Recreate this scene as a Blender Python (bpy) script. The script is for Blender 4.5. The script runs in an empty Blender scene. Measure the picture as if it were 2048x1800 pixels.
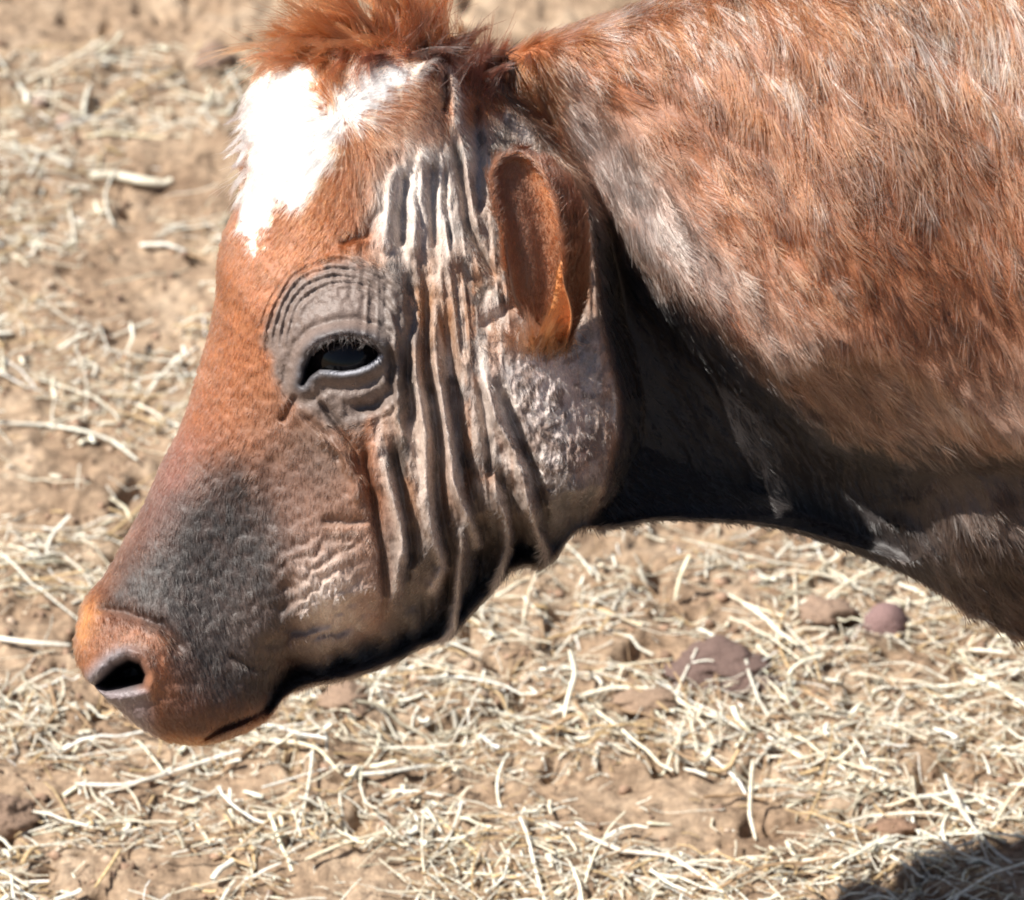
import bpy, math, random
import numpy as np
from mathutils import Vector

# ------------------------------------------------------------------ camera, sky, sun, exposure
K = 0.0003                      # metres per photograph pixel at the calf's head
PITCH = math.radians(32)
CP, SP = math.cos(PITCH), math.sin(PITCH)
DIST = 3.5
ZH = 0.472
RIGHT = np.array((1.0, 0, 0)); UP = np.array((0, SP, CP)); TOW = np.array((0, -CP, SP))
HEAD = np.array((0, 0, ZH))
CAM = HEAD + TOW * DIST
sc = bpy.context.scene
COL = sc.collection
cd = bpy.data.cameras.new('camera'); cam = bpy.data.objects.new('camera', cd); COL.objects.link(cam)
cam.location = CAM; cam.rotation_euler = (math.pi / 2 - PITCH, 0, 0)
cd.sensor_width = 36; cd.lens = 36 * DIST / (2048 * K)
cd.clip_start = 0.1; cd.clip_end = 500
cd.dof.use_dof = True; cd.dof.focus_distance = DIST - 0.05; cd.dof.aperture_fstop = 12
sc.camera = cam
SUN = np.array((-0.70, -0.135, 1.0)); SUN /= np.linalg.norm(SUN)
EL = math.asin(SUN[2]); AZ = math.atan2(SUN[0], SUN[1])
w = bpy.data.worlds.new('World'); sc.world = w; w.use_nodes = True
nt = w.node_tree; nt.nodes.clear()
sky = nt.nodes.new('ShaderNodeTexSky'); sky.sky_type = 'NISHITA'; sky.sun_disc = False
sky.sun_elevation = EL; sky.sun_rotation = AZ
bg = nt.nodes.new('ShaderNodeBackground'); bg.inputs[1].default_value = 0.05
wo = nt.nodes.new('ShaderNodeOutputWorld')
nt.links.new(sky.outputs[0], bg.inputs[0]); nt.links.new(bg.outputs[0], wo.inputs[0])
sl = bpy.data.lights.new('sun', 'SUN'); sl.energy = 5.0; sl.angle = math.radians(0.5); sl.color = (1, 0.95, 0.88)
so = bpy.data.objects.new('sun', sl); COL.objects.link(so)
so.rotation_euler = Vector(SUN).to_track_quat('Z', 'Y').to_euler(); so.location = SUN * 5
sc.view_settings.view_transform = 'Standard'; sc.view_settings.look = 'None'
sc.view_settings.exposure = 0.82; sc.view_settings.gamma = 1
sc.render.engine = 'CYCLES'
sc.cycles.filter_width = 1.9
sc.cycles.max_bounces = 8; sc.cycles.diffuse_bounces = 3; sc.cycles.glossy_bounces = 3; sc.cycles.transmission_bounces = 6
sc.cycles_curves.shape = 'RIBBONS'

# ------------------------------------------------------------------ helpers
rng = np.random.default_rng(7)

def head_pt(u, v, w):
    u = np.asarray(u, float); v = np.asarray(v, float); w = np.asarray(w, float)
    return HEAD + ((u - 1024) * K)[..., None] * RIGHT + ((900 - v) * K)[..., None] * UP + (w * K)[..., None] * TOW

def ground_pt(x, y, z=0.0):
    d = -TOW * DIST + RIGHT * (x - 1024) * K + UP * (900 - y) * K
    return CAM + d * ((z - CAM[2]) / d[2])

def sstep(a, b, x):
    t = np.clip((x - a) / (b - a), 0, 1); return t * t * (3 - 2 * t)

def hash01(ix, iy, seed):
    n = (ix.astype(np.int64) * 374761393 + iy.astype(np.int64) * 668265263 + seed * 1442695041) & 0xffffffff
    n = ((n ^ (n >> 13)) * 1274126177) & 0xffffffff
    n = (n ^ (n >> 16)) & 0xffffffff
    return n / 4294967295.0

def noise(x, y, seed=0):
    x = np.asarray(x, float); y = np.asarray(y, float)
    ix = np.floor(x); iy = np.floor(y); fx = x - ix; fy = y - iy
    fx = fx * fx * fx * (fx * (fx * 6 - 15) + 10); fy = fy * fy * fy * (fy * (fy * 6 - 15) + 10)
    a = hash01(ix, iy, seed); b = hash01(ix + 1, iy, seed); c = hash01(ix, iy + 1, seed); d = hash01(ix + 1, iy + 1, seed)
    return (a + (b - a) * fx) * (1 - fy) + (c + (d - c) * fx) * fy

def fbm(x, y, seed=0, octv=4, gain=0.5):
    s = 0; a = 1; t = 0
    for o in range(octv):
        s = s + a * noise(x * 2 ** o + 13.7 * o, y * 2 ** o - 7.3 * o, seed + o); t += a; a *= gain
    return s / t

def seg_dist(u, v, pts):
    """distance to a polyline and the fraction along it"""
    pts = np.asarray(pts, float)
    L = np.hypot(*np.diff(pts, axis=0).T); cum = np.concatenate(([0], np.cumsum(L))); tot = cum[-1]
    best = np.full(np.shape(u), 1e9); fr = np.zeros(np.shape(u)); sd = np.zeros(np.shape(u))
    for i in range(len(pts) - 1):
        a, b = pts[i], pts[i + 1]; ab = b - a
        t = np.clip(((u - a[0]) * ab[0] + (v - a[1]) * ab[1]) / (ab @ ab), 0, 1)
        dx = u - a[0] - t * ab[0]; dy = v - a[1] - t * ab[1]; d = np.hypot(dx, dy)
        m = d < best
        best = np.where(m, d, best); fr = np.where(m, (cum[i] + t * L[i]) / tot, fr)
        sd = np.where(m, np.sign(ab[0] * dy - ab[1] * dx), sd)
    return best, fr, sd

def poly_sd(u, v, pts):
    """signed distance to a polygon, negative inside"""
    pts = list(pts); inside = np.zeros(np.shape(u), bool)
    n = len(pts)
    for i in range(n):
        (x1, y1), (x2, y2) = pts[i], pts[(i + 1) % n]
        if y1 == y2: continue
        c = ((y1 > v) != (y2 > v)) & (u < (x2 - x1) * (v - y1) / (y2 - y1) + x1)
        inside ^= c
    d, _, _ = seg_dist(u, v, pts + [pts[0]])
    return np.where(inside, -d, d)

def smooth_keys(t, keys):
    """Catmull-Rom through rows of keys at parameter t (0 .. n-1)"""
    keys = np.asarray(keys, float); n = len(keys)
    i = np.clip(np.floor(t).astype(int), 0, n - 2); f = (t - i)[:, None]
    p0 = keys[np.maximum(i - 1, 0)]; p1 = keys[i]; p2 = keys[i + 1]; p3 = keys[np.minimum(i + 2, n - 1)]
    return 0.5 * (2 * p1 + (p2 - p0) * f + (2 * p0 - 5 * p1 + 4 * p2 - p3) * f ** 2 + (3 * p1 - p0 - 3 * p2 + p3) * f ** 3)

def mesh_obj(name, verts, faces, mat=None, parent=None, colors=None, smooth=True):
    """verts Nx3, faces Mx4 or list of index arrays"""
    me = bpy.data.meshes.new(name)
    verts = np.asarray(verts, np.float32)
    me.vertices.add(len(verts)); me.vertices.foreach_set('co', verts.ravel())
    if not isinstance(faces, list): faces = [faces]
    faces = [np.asarray(f, np.int32) for f in faces if len(f)]
    loops = np.concatenate([f.ravel() for f in faces]); sizes = np.concatenate([np.full(len(f), f.shape[1], np.int32) for f in faces])
    me.loops.add(len(loops)); me.loops.foreach_set('vertex_index', loops)
    me.polygons.add(len(sizes)); st = np.concatenate(([0], np.cumsum(sizes)[:-1])).astype(np.int32)
    me.polygons.foreach_set('loop_start', st); me.polygons.foreach_set('loop_total', sizes)
    me.polygons.foreach_set('use_smooth', np.full(len(sizes), smooth))
    me.update(calc_edges=True); me.validate()
    if colors is not None:
        at = me.color_attributes.new('pigment', 'FLOAT_COLOR', 'POINT')
        c = np.ones((len(verts), 4), np.float32); c[:, :3] = colors
        at.data.foreach_set('color', c.ravel())
    o = bpy.data.objects.new(name, me); COL.objects.link(o)
    if mat: me.materials.append(mat)
    if parent: o.parent = parent
    return o

def tag(o, label=None, cat=None, group=None, kind=None):
    if label: o['label'] = label
    if cat: o['category'] = cat
    if group: o['group'] = group
    if kind: o['kind'] = kind
    return o

def grid_normals(P):
    """normals of an (a,b,3) grid, b periodic"""
    da = np.gradient(P, axis=0)
    db = (np.roll(P, -1, 1) - np.roll(P, 1, 1))
    n = np.cross(da, db); return n / (np.linalg.norm(n, axis=2, keepdims=True) + 1e-12)

# ------------------------------------------------------------------ materials
def new_mat(name):
    m = bpy.data.materials.new(name); m.use_nodes = True
    return m, m.node_tree, m.node_tree.nodes['Principled BSDF']

def skin_mat(name, rough, spec, bump=0.6, scale=900.0, dist=0.0006):
    m, t, b = new_mat(name)
    a = t.nodes.new('ShaderNodeAttribute'); a.attribute_name = 'pigment'
    n = t.nodes.new('ShaderNodeTexNoise'); n.inputs['Scale'].default_value = scale; n.inputs['Detail'].default_value = 4
    tc = t.nodes.new('ShaderNodeTexCoord'); t.links.new(tc.outputs['Object'], n.inputs['Vector'])
    mx = t.nodes.new('ShaderNodeMix'); mx.data_type = 'RGBA'; mx.blend_type = 'MULTIPLY'; mx.inputs[0].default_value = 0.45
    cr = t.nodes.new('ShaderNodeValToRGB'); cr.color_ramp.elements[0].position = 0.3; cr.color_ramp.elements[1].position = 0.7
    cr.color_ramp.elements[0].color = (0.45, 0.42, 0.40, 1); cr.color_ramp.elements[1].color = (1.3, 1.3, 1.3, 1)
    t.links.new(n.outputs['Fac'], cr.inputs[0]); t.links.new(a.outputs['Color'], mx.inputs[6]); t.links.new(cr.outputs[0], mx.inputs[7])
    t.links.new(mx.outputs[2], b.inputs['Base Color'])
    bp = t.nodes.new('ShaderNodeBump'); bp.inputs['Strength'].default_value = bump; bp.inputs['Distance'].default_value = dist
    t.links.new(n.outputs['Fac'], bp.inputs['Height']); t.links.new(bp.outputs[0], b.inputs['Normal'])
    b.inputs['Roughness'].default_value = rough; b.inputs['Specular IOR Level'].default_value = spec
    return m

M_SKIN = skin_mat('calf_hide', 0.5, 0.4)

def hair_mat(name, rough=0.28):
    m = bpy.data.materials.new(name); m.use_nodes = True; t = m.node_tree; t.nodes.clear()
    a = t.nodes.new('ShaderNodeAttribute'); a.attribute_name = 'pigment'
    b = t.nodes.new('ShaderNodeBsdfHairPrincipled'); b.model = 'CHIANG'; b.parametrization = 'COLOR'
    b.inputs['Roughness'].default_value = rough; b.inputs['Radial Roughness'].default_value = 0.45
    b.inputs['Random Roughness'].default_value = 0.3; b.inputs['Coat'].default_value = 0.0
    o = t.nodes.new('ShaderNodeOutputMaterial')
    t.links.new(a.outputs['Color'], b.inputs['Color']); t.links.new(b.outputs[0], o.inputs[0])
    return m

M_FUR = hair_mat('calf_fur')

# ------------------------------------------------------------------ the calf: outline rings, nose to rump
#         top u    v    bottom u  v   half  centre  upright
KEYS = [(196, 1376, 206, 1388, 6, 0, 0), (164, 1338, 232, 1408, 84, 0, 0), (152, 1288, 272, 1444, 118, 0, 0), (160, 1236, 330, 1478, 138, 0, 0),
        (172, 1200, 400, 1488, 152, 0, 0), (214, 1146, 468, 1473, 164, 0, 0), (254, 1076, 530, 1440, 170, 0, 0), (290, 1010, 572, 1392, 174, 0, 0),
        (325, 930, 620, 1370, 186, 0, 0), (360, 860, 700, 1353, 202, 0, 0), (382, 800, 780, 1325, 222, 0, 0), (405, 720, 850, 1290, 242, 0, 0),
        (423, 655, 905, 1266, 258, 0, 0), (434, 590, 945, 1222, 270, 0, 0), (438, 520, 985, 1180, 278, 0, 0), (452, 465, 1025, 1140, 280, 0, 0),
        (478, 400, 1060, 1130, 280, 0, 0), (486, 320, 1090, 1126, 278, 0, 0), (490, 240, 1115, 1106, 272, 0, 0), (505, 170, 1135, 1080, 266, 0, 0),
        (548, 112, 1150, 1066, 256, 0, 0), (620, 74, 1164, 1057, 244, 0, 0), (710, 54, 1182, 1054, 226, -5, 0), (800, 60, 1202, 1055, 204, -25, 0),
        (870, 86, 1226, 1054, 184, -60, 0), (930, 112, 1252, 1052, 172, -105, 0), (985, 104, 1286, 1046, 170, -145, 0), (1060, 70, 1326, 1042, 176, -175, 0),
        (1150, 38, 1400, 1044, 190, -200, 0), (1260, 2, 1500, 1050, 212, -215, 0), (1400, -45, 1600, 1068, 236, -215, 0), (1560, -90, 1720, 1108, 258, -205, 0),
        (1750, -150, 1850, 1165, 276, -190, 0), (1950, -200, 1960, 1235, 292, -175, 0.05), (2150, -240, 2080, 1290, 316, -160, 0.2), (2420, -240, 2350, 1310, 370, -110, 0.7),
        (2800, -180, 2750, 1300, 440, -60, 1), (3300, -150, 3300, 1320, 470, 0, 1), (3900, -150, 3900, 1290, 460, 0, 1), (4400, -170, 4350, 1190, 420, 0, 1),
        (4700, -80, 4650, 950, 320, 0, 1), (4830, 150, 4800, 650, 180, 0, 1), (4862, 390, 4855, 420, 8, 0, 1)]
keys = np.array(KEYS, float)
seg = np.maximum(np.hypot(np.diff(keys[:, 0]), np.diff(keys[:, 1])), np.hypot(np.diff(keys[:, 2]), np.diff(keys[:, 3])))
step = np.where(np.arange(len(seg)) < 34, 3.2, 40.0); step[:4] = 2.2
tt = np.concatenate([i + np.arange(max(2, int(seg[i] / step[i]))) / max(2, int(seg[i] / step[i])) for i in range(len(seg))] + [[len(seg)]])
R = smooth_keys(tt, keys)
NN, NF = 380, 110                                  # samples on the near and on the far half
th = np.concatenate((np.linspace(0, math.pi, NN, endpoint=False), np.linspace(math.pi, 2 * math.pi, NF, endpoint=False)))
NS, NT = len(R), len(th)
ct, st_ = np.cos(th), np.sin(th)
cx = np.sign(ct) * np.abs(ct) ** 0.92; sx = np.sign(st_) * np.abs(st_) ** 0.74
mu, mv = (R[:, 0] + R[:, 2]) / 2, (R[:, 1] + R[:, 3]) / 2
hu, hv = (R[:, 0] - R[:, 2]) / 2, (R[:, 1] - R[:, 3]) / 2
U = mu[:, None] + hu[:, None] * cx; V = mv[:, None] + hv[:, None] * cx
Wb = R[:, 5][:, None] + R[:, 4][:, None] * sx

# --- the relief of the hide, as a height over the side of the head (both sides alike)
EYE_OPEN = [(612, 774), (618, 740), (630, 712), (650, 692), (684, 682), (716, 680), (748, 687), (766, 699), (772, 708), (762, 723), (743, 736), (719, 745), (693, 748), (670, 746), (650, 745), (634, 755), (617, 774)]
NOSTRIL = [(188, 1370), (210, 1350), (236, 1324), (264, 1310), (290, 1318), (304, 1344), (297, 1366), (262, 1374), (220, 1380)]
GROOVES = [   # polyline, half width, depth
    ([(731, 879), (735, 938), (750, 993), (758, 1047), (770, 1102), (774, 1180), (764, 1240)], 10, 30),
    ([(650, 1036), (700, 1042), (750, 1036)], 9, 11),
    ([(790, 880), (801, 934), (813, 1000), (825, 1063), (829, 1114), (806, 1175)], 11, 28),
    ([(790, 690), (800, 740), (790, 785), (750, 808), (700, 812)], 9, 20),
    ([(818, 540), (832, 640), (826, 740), (828, 828), (806, 866)], 11, 24),
    ([(852, 560), (858, 690), (864, 773), (872, 848), (882, 926), (885, 985), (889, 1044), (903, 1102), (899, 1180), (888, 1230)], 14, 38),
    ([(884, 600), (900, 690), (907, 750), (915, 828), (930, 906), (944, 969), (956, 1024), (960, 1094), (950, 1173)], 14, 36),
    ([(958, 760), (972, 830), (980, 900), (988, 960)], 8, 14),
    ([(1000, 770), (1024, 820), (1048, 879), (1067, 934), (1083, 993), (1093, 1060)], 11, 30),
    ([(985, 930), (1018, 980), (1032, 1047), (1028, 1122)], 13, 30),
    ([(815, 345), (808, 430), (806, 510)], 8, 18),
    ([(868, 320), (864, 420), (868, 520)], 9, 20),
    ([(905, 270), (915, 360), (935, 440), (965, 510), (1000, 580)], 9, 24),
    ([(955, 190), (955, 280), (948, 380), (958, 440)], 12, 24),
    ([(840, 330), (836, 400), (842, 470)], 5, 9), ([(888, 330), (890, 420), (905, 500)], 6, 12),
    ([(768, 420), (745, 480), (690, 500)], 8, 14),
    ([(920, 520), (940, 560), (985, 600)], 16, 20),
    ([(600, 792), (582, 820), (562, 848)], 8, 13),
    ([(640, 800), (690, 860), (715, 900), (722, 960)], 7, 16), ([(605, 830), (655, 870), (690, 930)], 6, 9),
    ([(596, 1150), (578, 1220), (560, 1300)], 24, 11),
    ([(195, 1218), (260, 1224), (335, 1244), (375, 1300)], 13, 13),
    ([(392, 1482), (440, 1455), (500, 1432), (560, 1395), (590, 1372)], 7, 20),
    ([(470, 1300), (520, 1330)], 5, 8),
    ([(560, 900), (545, 980), (560, 1060)], 18, 4),
    ([(1060, 560), (1000, 640), (960, 660)], 12, 16),
    ([(700, 1240), (735, 1280)], 7, 7),
    ([(884, 150), (892, 190), (888, 225)], 9, 26),
]
RIDGES = [    # polyline, half width, height
    ([(770, 904), (788, 979), (810, 1046), (814, 1095), (792, 1175)], 10, 20),
    ([(838, 640), (844, 740), (846, 823), (859, 912), (863, 1002), (872, 1068), (890, 1131), (866, 1170)], 12, 20),
    ([(881, 703), (886, 779), (899, 868), (912, 957), (926, 1002), (953, 1086)], 10, 24),
    ([(926, 1050), (917, 1113), (912, 1193), (906, 1240), (894, 1268)], 9, 24),
    ([(966, 740), (979, 779), (997, 837), (1033, 903), (1050, 970), (1064, 1046), (1084, 1098)], 10, 24),
    ([(993, 940), (1006, 1024), (1010, 1091), (991, 1160)], 9, 24),
    ([(641, 868), (685, 904), (721, 966), (716, 1010)], 10, 14),
    ([(760, 880), (752, 930), (766, 980)], 14, 10),
    ([(800, 660), (806, 740), (800, 830), (812, 900)], 7, 14),
    ([(790, 330), (782, 420), (778, 520)], 9, 14), ([(842, 300), (838, 400), (826, 530)], 10, 14),
    ([(926, 240), (930, 360), (962, 470)], 8, 12),
    ([(832, 160), (868, 118), (902, 140), (914, 200), (914, 268)], 8, 18),
    ([(400, 1484), (450, 1462), (520, 1436)], 7, 8),
]

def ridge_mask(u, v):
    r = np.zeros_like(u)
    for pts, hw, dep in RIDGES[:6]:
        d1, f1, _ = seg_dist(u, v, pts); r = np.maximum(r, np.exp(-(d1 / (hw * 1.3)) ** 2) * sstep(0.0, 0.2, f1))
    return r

CHEEK_EDGE = [(930, 100), (985, 170), (1060, 250), (1130, 340), (1180, 450), (1195, 560), (1200, 640), (1222, 720), (1240, 800), (1238, 870), (1212, 970), (1172, 1060)]

JAW = [(560, 1400), (700, 1353), (850, 1290), (945, 1222), (1040, 1130), (1100, 1125), (1160, 1058)]

FOLD = [(1040, 150), (1075, 210), (1120, 275), (1205, 395), (1330, 535), (1450, 648), (1590, 765), (1680, 838), (1800, 872), (2300, 850)]
def fold_q(u, v):
    d, f, s = seg_dist(u, v, FOLD); return d * -s

def eye_frame(u, v):
    return np.hypot((u - 695) / 150.0, (v - 690) / 158.0), np.arctan2(v - 690, u - 695)

def relief(u, v):
    h = np.zeros_like(u)
    bump = lambda cu, cv, ru, rv, a, rot=0.0: a * np.exp(-(((u - cu) * math.cos(rot) + (v - cv) * math.sin(rot)) / ru) ** 2 - ((-(u - cu) * math.sin(rot) + (v - cv) * math.cos(rot)) / rv) ** 2)
    # bony forms
    h += bump(690, 650, 165, 150, 52) + bump(560, 760, 60, 170, -14, 0.3)
    h += bump(1060, 830, 170, 220, 42) + bump(780, 1010, 170, 120, 10)
    h += bump(470, 1080, 80, 190, -16, 0.5) + bump(670, 1180, 90, 120, 24) + bump(600, 960, 70, 110, -10)
    h += bump(320, 1300, 70, 90, 26) + bump(420, 1420, 90, 60, 14) + bump(860, 190, 65, 90, 26) + bump(870, 420, 80, 140, -16)
    # cheek rim and the hollow behind it
    d, f, s = seg_dist(u, v, CHEEK_EDGE)
    d = d * -s                                                                  # positive behind the edge
    hollow = sstep(-8, 48, d) * np.exp(-(np.maximum(d, 0) / 520.0) ** 2)
    low = sstep(-0.1, 0.5, f)
    nk = sstep(0, 60, d)
    h -= hollow * (45 + 85 * low) + nk * 75 * sstep(20, -140, fold_q(u, v)) * (1 - 0.6 * sstep(1700, 1950, u))
    h += 105 * np.exp(-(np.minimum(d, 0) / 125.0) ** 2) * (1 - sstep(-10, 30, d)) * sstep(560, 700, v) * sstep(1130, 900, v)
    # the upper neck and shoulder stand out again beyond the diagonal hollow
    ridge = fold_q(u, v)                             # positive above the fold line
    nk = sstep(0, 60, d)
    h += nk * (sstep(-85, 10, ridge + 30 * (noise(u / 160, v / 160, 3) - 0.5)) * 250 * sstep(-20, 170, d) * (1 - 0.45 * sstep(1600, 2000, u)) - 40 * sstep(1900, 1500, u) + bump(1650, 420, 330, 280, 46) + bump(1900, 560, 200, 260, 30))
    h -= nk * bump(1700, 980, 200, 110, 50)
    h -= nk * 14 * np.abs(np.sin((v - 0.25 * u) / 46 + 3 * noise(u / 120, v / 120, 66))) * sstep(1650, 1850, u) * sstep(-20, -70, ridge)
    # underside of the jaw turns in under the head
    jl, _, _ = seg_dist(u, v, JAW)
    rm = ridge_mask(u + (noise(u / 120, v / 120, 5) - 0.5) * 16, v + (noise(u / 120, v / 120, 6) - 0.5) * 14)
    h -= (1 - 0.6 * rm) * 175 * np.clip(1 - (jl + 46 * (noise(u / 46, v / 46, 4) - 0.5)) / (140 - 50 * sstep(950, 1120, u)), 0, 1) ** 0.9 * (1 - nk) * sstep(490, 590, u)
    # folds
    wob = (noise(u / 120, v / 120, 5) - 0.5) * 16
    uu = u + wob; vv = v + (noise(u / 120, v / 120, 6) - 0.5) * 14
    for pts, hw, dep in GROOVES:
        d1, f1, _ = seg_dist(uu, vv, pts)
        e = sstep(0, 0.14, f1) * (1 - sstep(0.88, 1, f1)) * 0.85 + 0.15
        h -= dep * 1.35 * e * np.exp(-(d1 / (hw * 0.95)) ** 2)
    for pts, hw, dep in RIDGES:
        d1, f1, _ = seg_dist(uu, vv, pts)
        e = sstep(0, 0.12, f1) * (1 - sstep(0.9, 1, f1)) * 0.85 + 0.15
        h += dep * 1.3 * e * np.exp(-(d1 / hw) ** 2)
    # rings of wrinkles over the eye
    r, a = eye_frame(u, v)
    upper = sstep(0.25, -0.35, np.sin(a)) * (0.35 + 0.65 * sstep(0.35, -0.5, np.cos(a - 0.5)))
    ring = sstep(0.62, 0.74, r) * (1 - sstep(1.05, 1.18, r))
    ph = r * 66 + 6 * (noise(u / 55, v / 55, 9) - 0.5) + 0.6 * np.sin(a * 2)
    h += upper * ring * 3.6 * (0.45 + 1.0 * noise(u / 40, v / 40, 10)) * (np.sin(ph) - 0.25 * np.cos(2 * ph))
    side = sstep(-0.2, 0.5, np.cos(a)) * sstep(0.62, 0.74, r) * (1 - sstep(1.0, 1.12, r))
    h += side * 4.5 * np.sin(r * 38 + 1)
    # the lids and the opening
    m = (np.abs(u - 693) < 190) & (np.abs(v - 715) < 170)
    if m.any():
        sd = poly_sd(u[m], v[m], EYE_OPEN)
        up_ = sstep(725, 700, v[m]); lid = (15 + 13 * up_) * np.exp(-((sd - 9) / (13.0 + 4 * up_)) ** 2) + 4 * np.exp(-((sd - 50) / 15.0) ** 2) - (3 + 3 * up_) * np.exp(-((sd - 34) / 7.0) ** 2)
        h[m] += lid - 95 * sstep(2, -12, sd)
    m = (np.abs(u - 250) < 150) & (np.abs(v - 1345) < 130)
    if m.any():
        sd = poly_sd(u[m], v[m], NOSTRIL)
        h[m] += 13 * np.exp(-((sd - 14) / 12.0) ** 2) - 135 * sstep(5, -22, sd)
    # fine grain of the skin
    headmask = 1 - sstep(-10, 60, d)
    cheek = headmask * sstep(700, 800, u - 0.1 * (v - 700)) * sstep(260, 330, v)
    h += cheek * (6.0 * (fbm(u / 26, v / 44, 21, 3) - 0.5) + 5.0 * (1 - np.abs(2 * fbm(u / 17 + v / 160, v / 60, 31, 2) - 1)))
    sw = u - 0.11 * (v - 700) + 30 * (noise(u / 130, v / 260, 23) - 0.5)
    fold = 1 - np.abs(2 * noise(sw / 21, v / 210, 24) - 1); fold2 = 1 - np.abs(2 * noise(sw / 10, v / 120, 25) - 1)
    h += cheek * (13 * (fold ** 2 - 0.4) + 4.5 * (fold2 ** 2 - 0.4)) * (0.5 + 0.9 * noise(u / 80, v / 80, 26)) * (1 - 0.88 * sstep(960, 1040, u - 0.1 * (v - 700)) * sstep(600, 680, v))
    rc = (1 - nk) * np.exp(-((u - 1100) / 110) ** 2 - ((v - 850) / 210) ** 2)
    du, dv = u + 20 * (noise(u / 40, v / 40, 27) - 0.5), v + 20 * (noise(u / 40, v / 40, 28) - 0.5)
    h += rc * (7 * ((1 - np.abs(2 * noise((du + dv) / 34, (dv - du) / 15, 29) - 1)) ** 2 - 0.4) + 4.5 * ((1 - np.abs(2 * noise(du / 13, dv / 16, 30) - 1)) ** 2 - 0.4))
    mp = np.exp(-((u - 658) / 90) ** 2 - ((v - 1212) / 125) ** 2)
    zig = np.sin((v * 0.8 + u * 0.45) / 4.6 + 5.5 * noise(u / 22, v / 22, 41))
    h += mp * (6.2 * zig * (0.3 + 1.2 * noise(u / 34, v / 34, 44)) + 12 * (fbm(u / 28, v / 28, 43, 2) - 0.5))
    h += (1 - sstep(0.9, 1.2, r)) * sstep(0.45, 0.6, r) * 7 * (fbm(u / 10, v / 10, 52, 2) - 0.5)
    h += np.exp(-((u - 215) / 90) ** 2 - ((v - 1350) / 90) ** 2) * 5 * (fbm(u / 11, v / 11, 53, 2) - 0.5)
    h += headmask * 4.5 * (fbm(u / 14, v / 14, 51, 3) - 0.5)
    aw = np.radians(np.interp(u, [1000, 1250, 1500, 1750, 2100], [35, 44, 54, 66, 64])); ca, sa = np.cos(aw), np.sin(aw)
    h += nk * 9 * (fbm((-(u - 1500) * sa + (v - 400) * ca) / 19 + 2 * noise(u / 90, v / 90, 64), ((u - 1500) * ca + (v - 400) * sa) / 110, 65, 2) - 0.5) * sstep(60, 120, d)
    h += nk * (12 * (fbm((u * 0.8 - v * 0.6) / 42, (u * 0.6 + v * 0.8) / 150, 61, 3) - 0.5))
    return h

inframe = (tt < 34.9)
Hm = np.zeros_like(U)
mask = sstep(0.06, 0.42, np.abs(st_))[None, :] * np.ones((NS, 1))
idx = np.where(inframe)[0]
Hm[idx] = relief(U[idx], V[idx])
wedge = R[:, 5][:, None] + 1.0 * (R[:, 3][:, None] - V) + 8                     # the throat narrows to its lower edge
dW, fW, sW = seg_dist(U[idx], V[idx], CHEEK_EDGE); nkW = np.zeros_like(U); nkW[idx] = sstep(20, 120, -dW * sW) * (1 - sstep(2200, 2400, U[idx]))
Hm = np.where(st_[None, :] < 0, np.maximum(np.minimum(Hm, 120), -45), Hm)
W = Wb + np.sign(st_)[None, :] * mask * Hm
W = np.where((st_[None, :] > 0) & (nkW > 0), W * (1 - nkW) + np.minimum(W, np.maximum(wedge, -260)) * nkW, W)

def ring_world(Uc, Vc, Wc, blend, mvc):
    p0 = head_pt(Uc, Vc, Wc)
    b = blend
    ups = UP[None, :] * (1 - b[:, None]) + np.array((0, 0, 1.0)) * b[:, None]; ups /= np.linalg.norm(ups, axis=1, keepdims=True)
    tow = np.cross(RIGHT, ups); tow = tow / np.linalg.norm(tow, axis=1, keepdims=True)
    return HEAD + ((Uc - 1024) * K)[..., None] * RIGHT + ((900 - Vc) * K)[..., None] * ups[:, None, :] + (Wc * K)[..., None] * tow[:, None, :]

P = ring_world(U, V, W, np.clip(R[:, 6], 0, 1), mv)
Nrm = grid_normals(P)
cen = P.mean(axis=1, keepdims=True)
if np.mean(np.sum(Nrm * (P - cen), axis=2)) < 0: Nrm = -Nrm; FLIP = True
else: FLIP = False

# --- pigment of skin and coat over the animal's side, some light and shade painted in
BROWN = np.array((0.30, 0.118, 0.052)); WHITE = np.array((0.76, 0.73, 0.70)); GREY = np.array((0.17, 0.135, 0.118))
BLAZE = [(500, 160), (560, 150), (622, 128), (636, 160), (654, 236), (676, 200), (700, 150), (760, 132), (850, 112), (884, 124), (830, 165), (796, 192), (765, 230), (742, 262), (692, 276), (680, 330), (655, 376), (612, 422), (588, 410), (562, 418), (548, 470), (518, 522), (496, 470), (474, 408), (488, 366), (500, 320), (486, 274), (478, 233), (500, 195)]
MUZZLE = [(465, 935), (525, 950), (560, 1060), (590, 1180), (590, 1330), (560, 1400), (470, 1425), (385, 1390), (365, 1300), (335, 1240), (220, 1205), (250, 1140), (330, 1060), (400, 985)]

def lerp(c, col, a):
    return c + (np.asarray(col) - c) * a[:, None]

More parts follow.
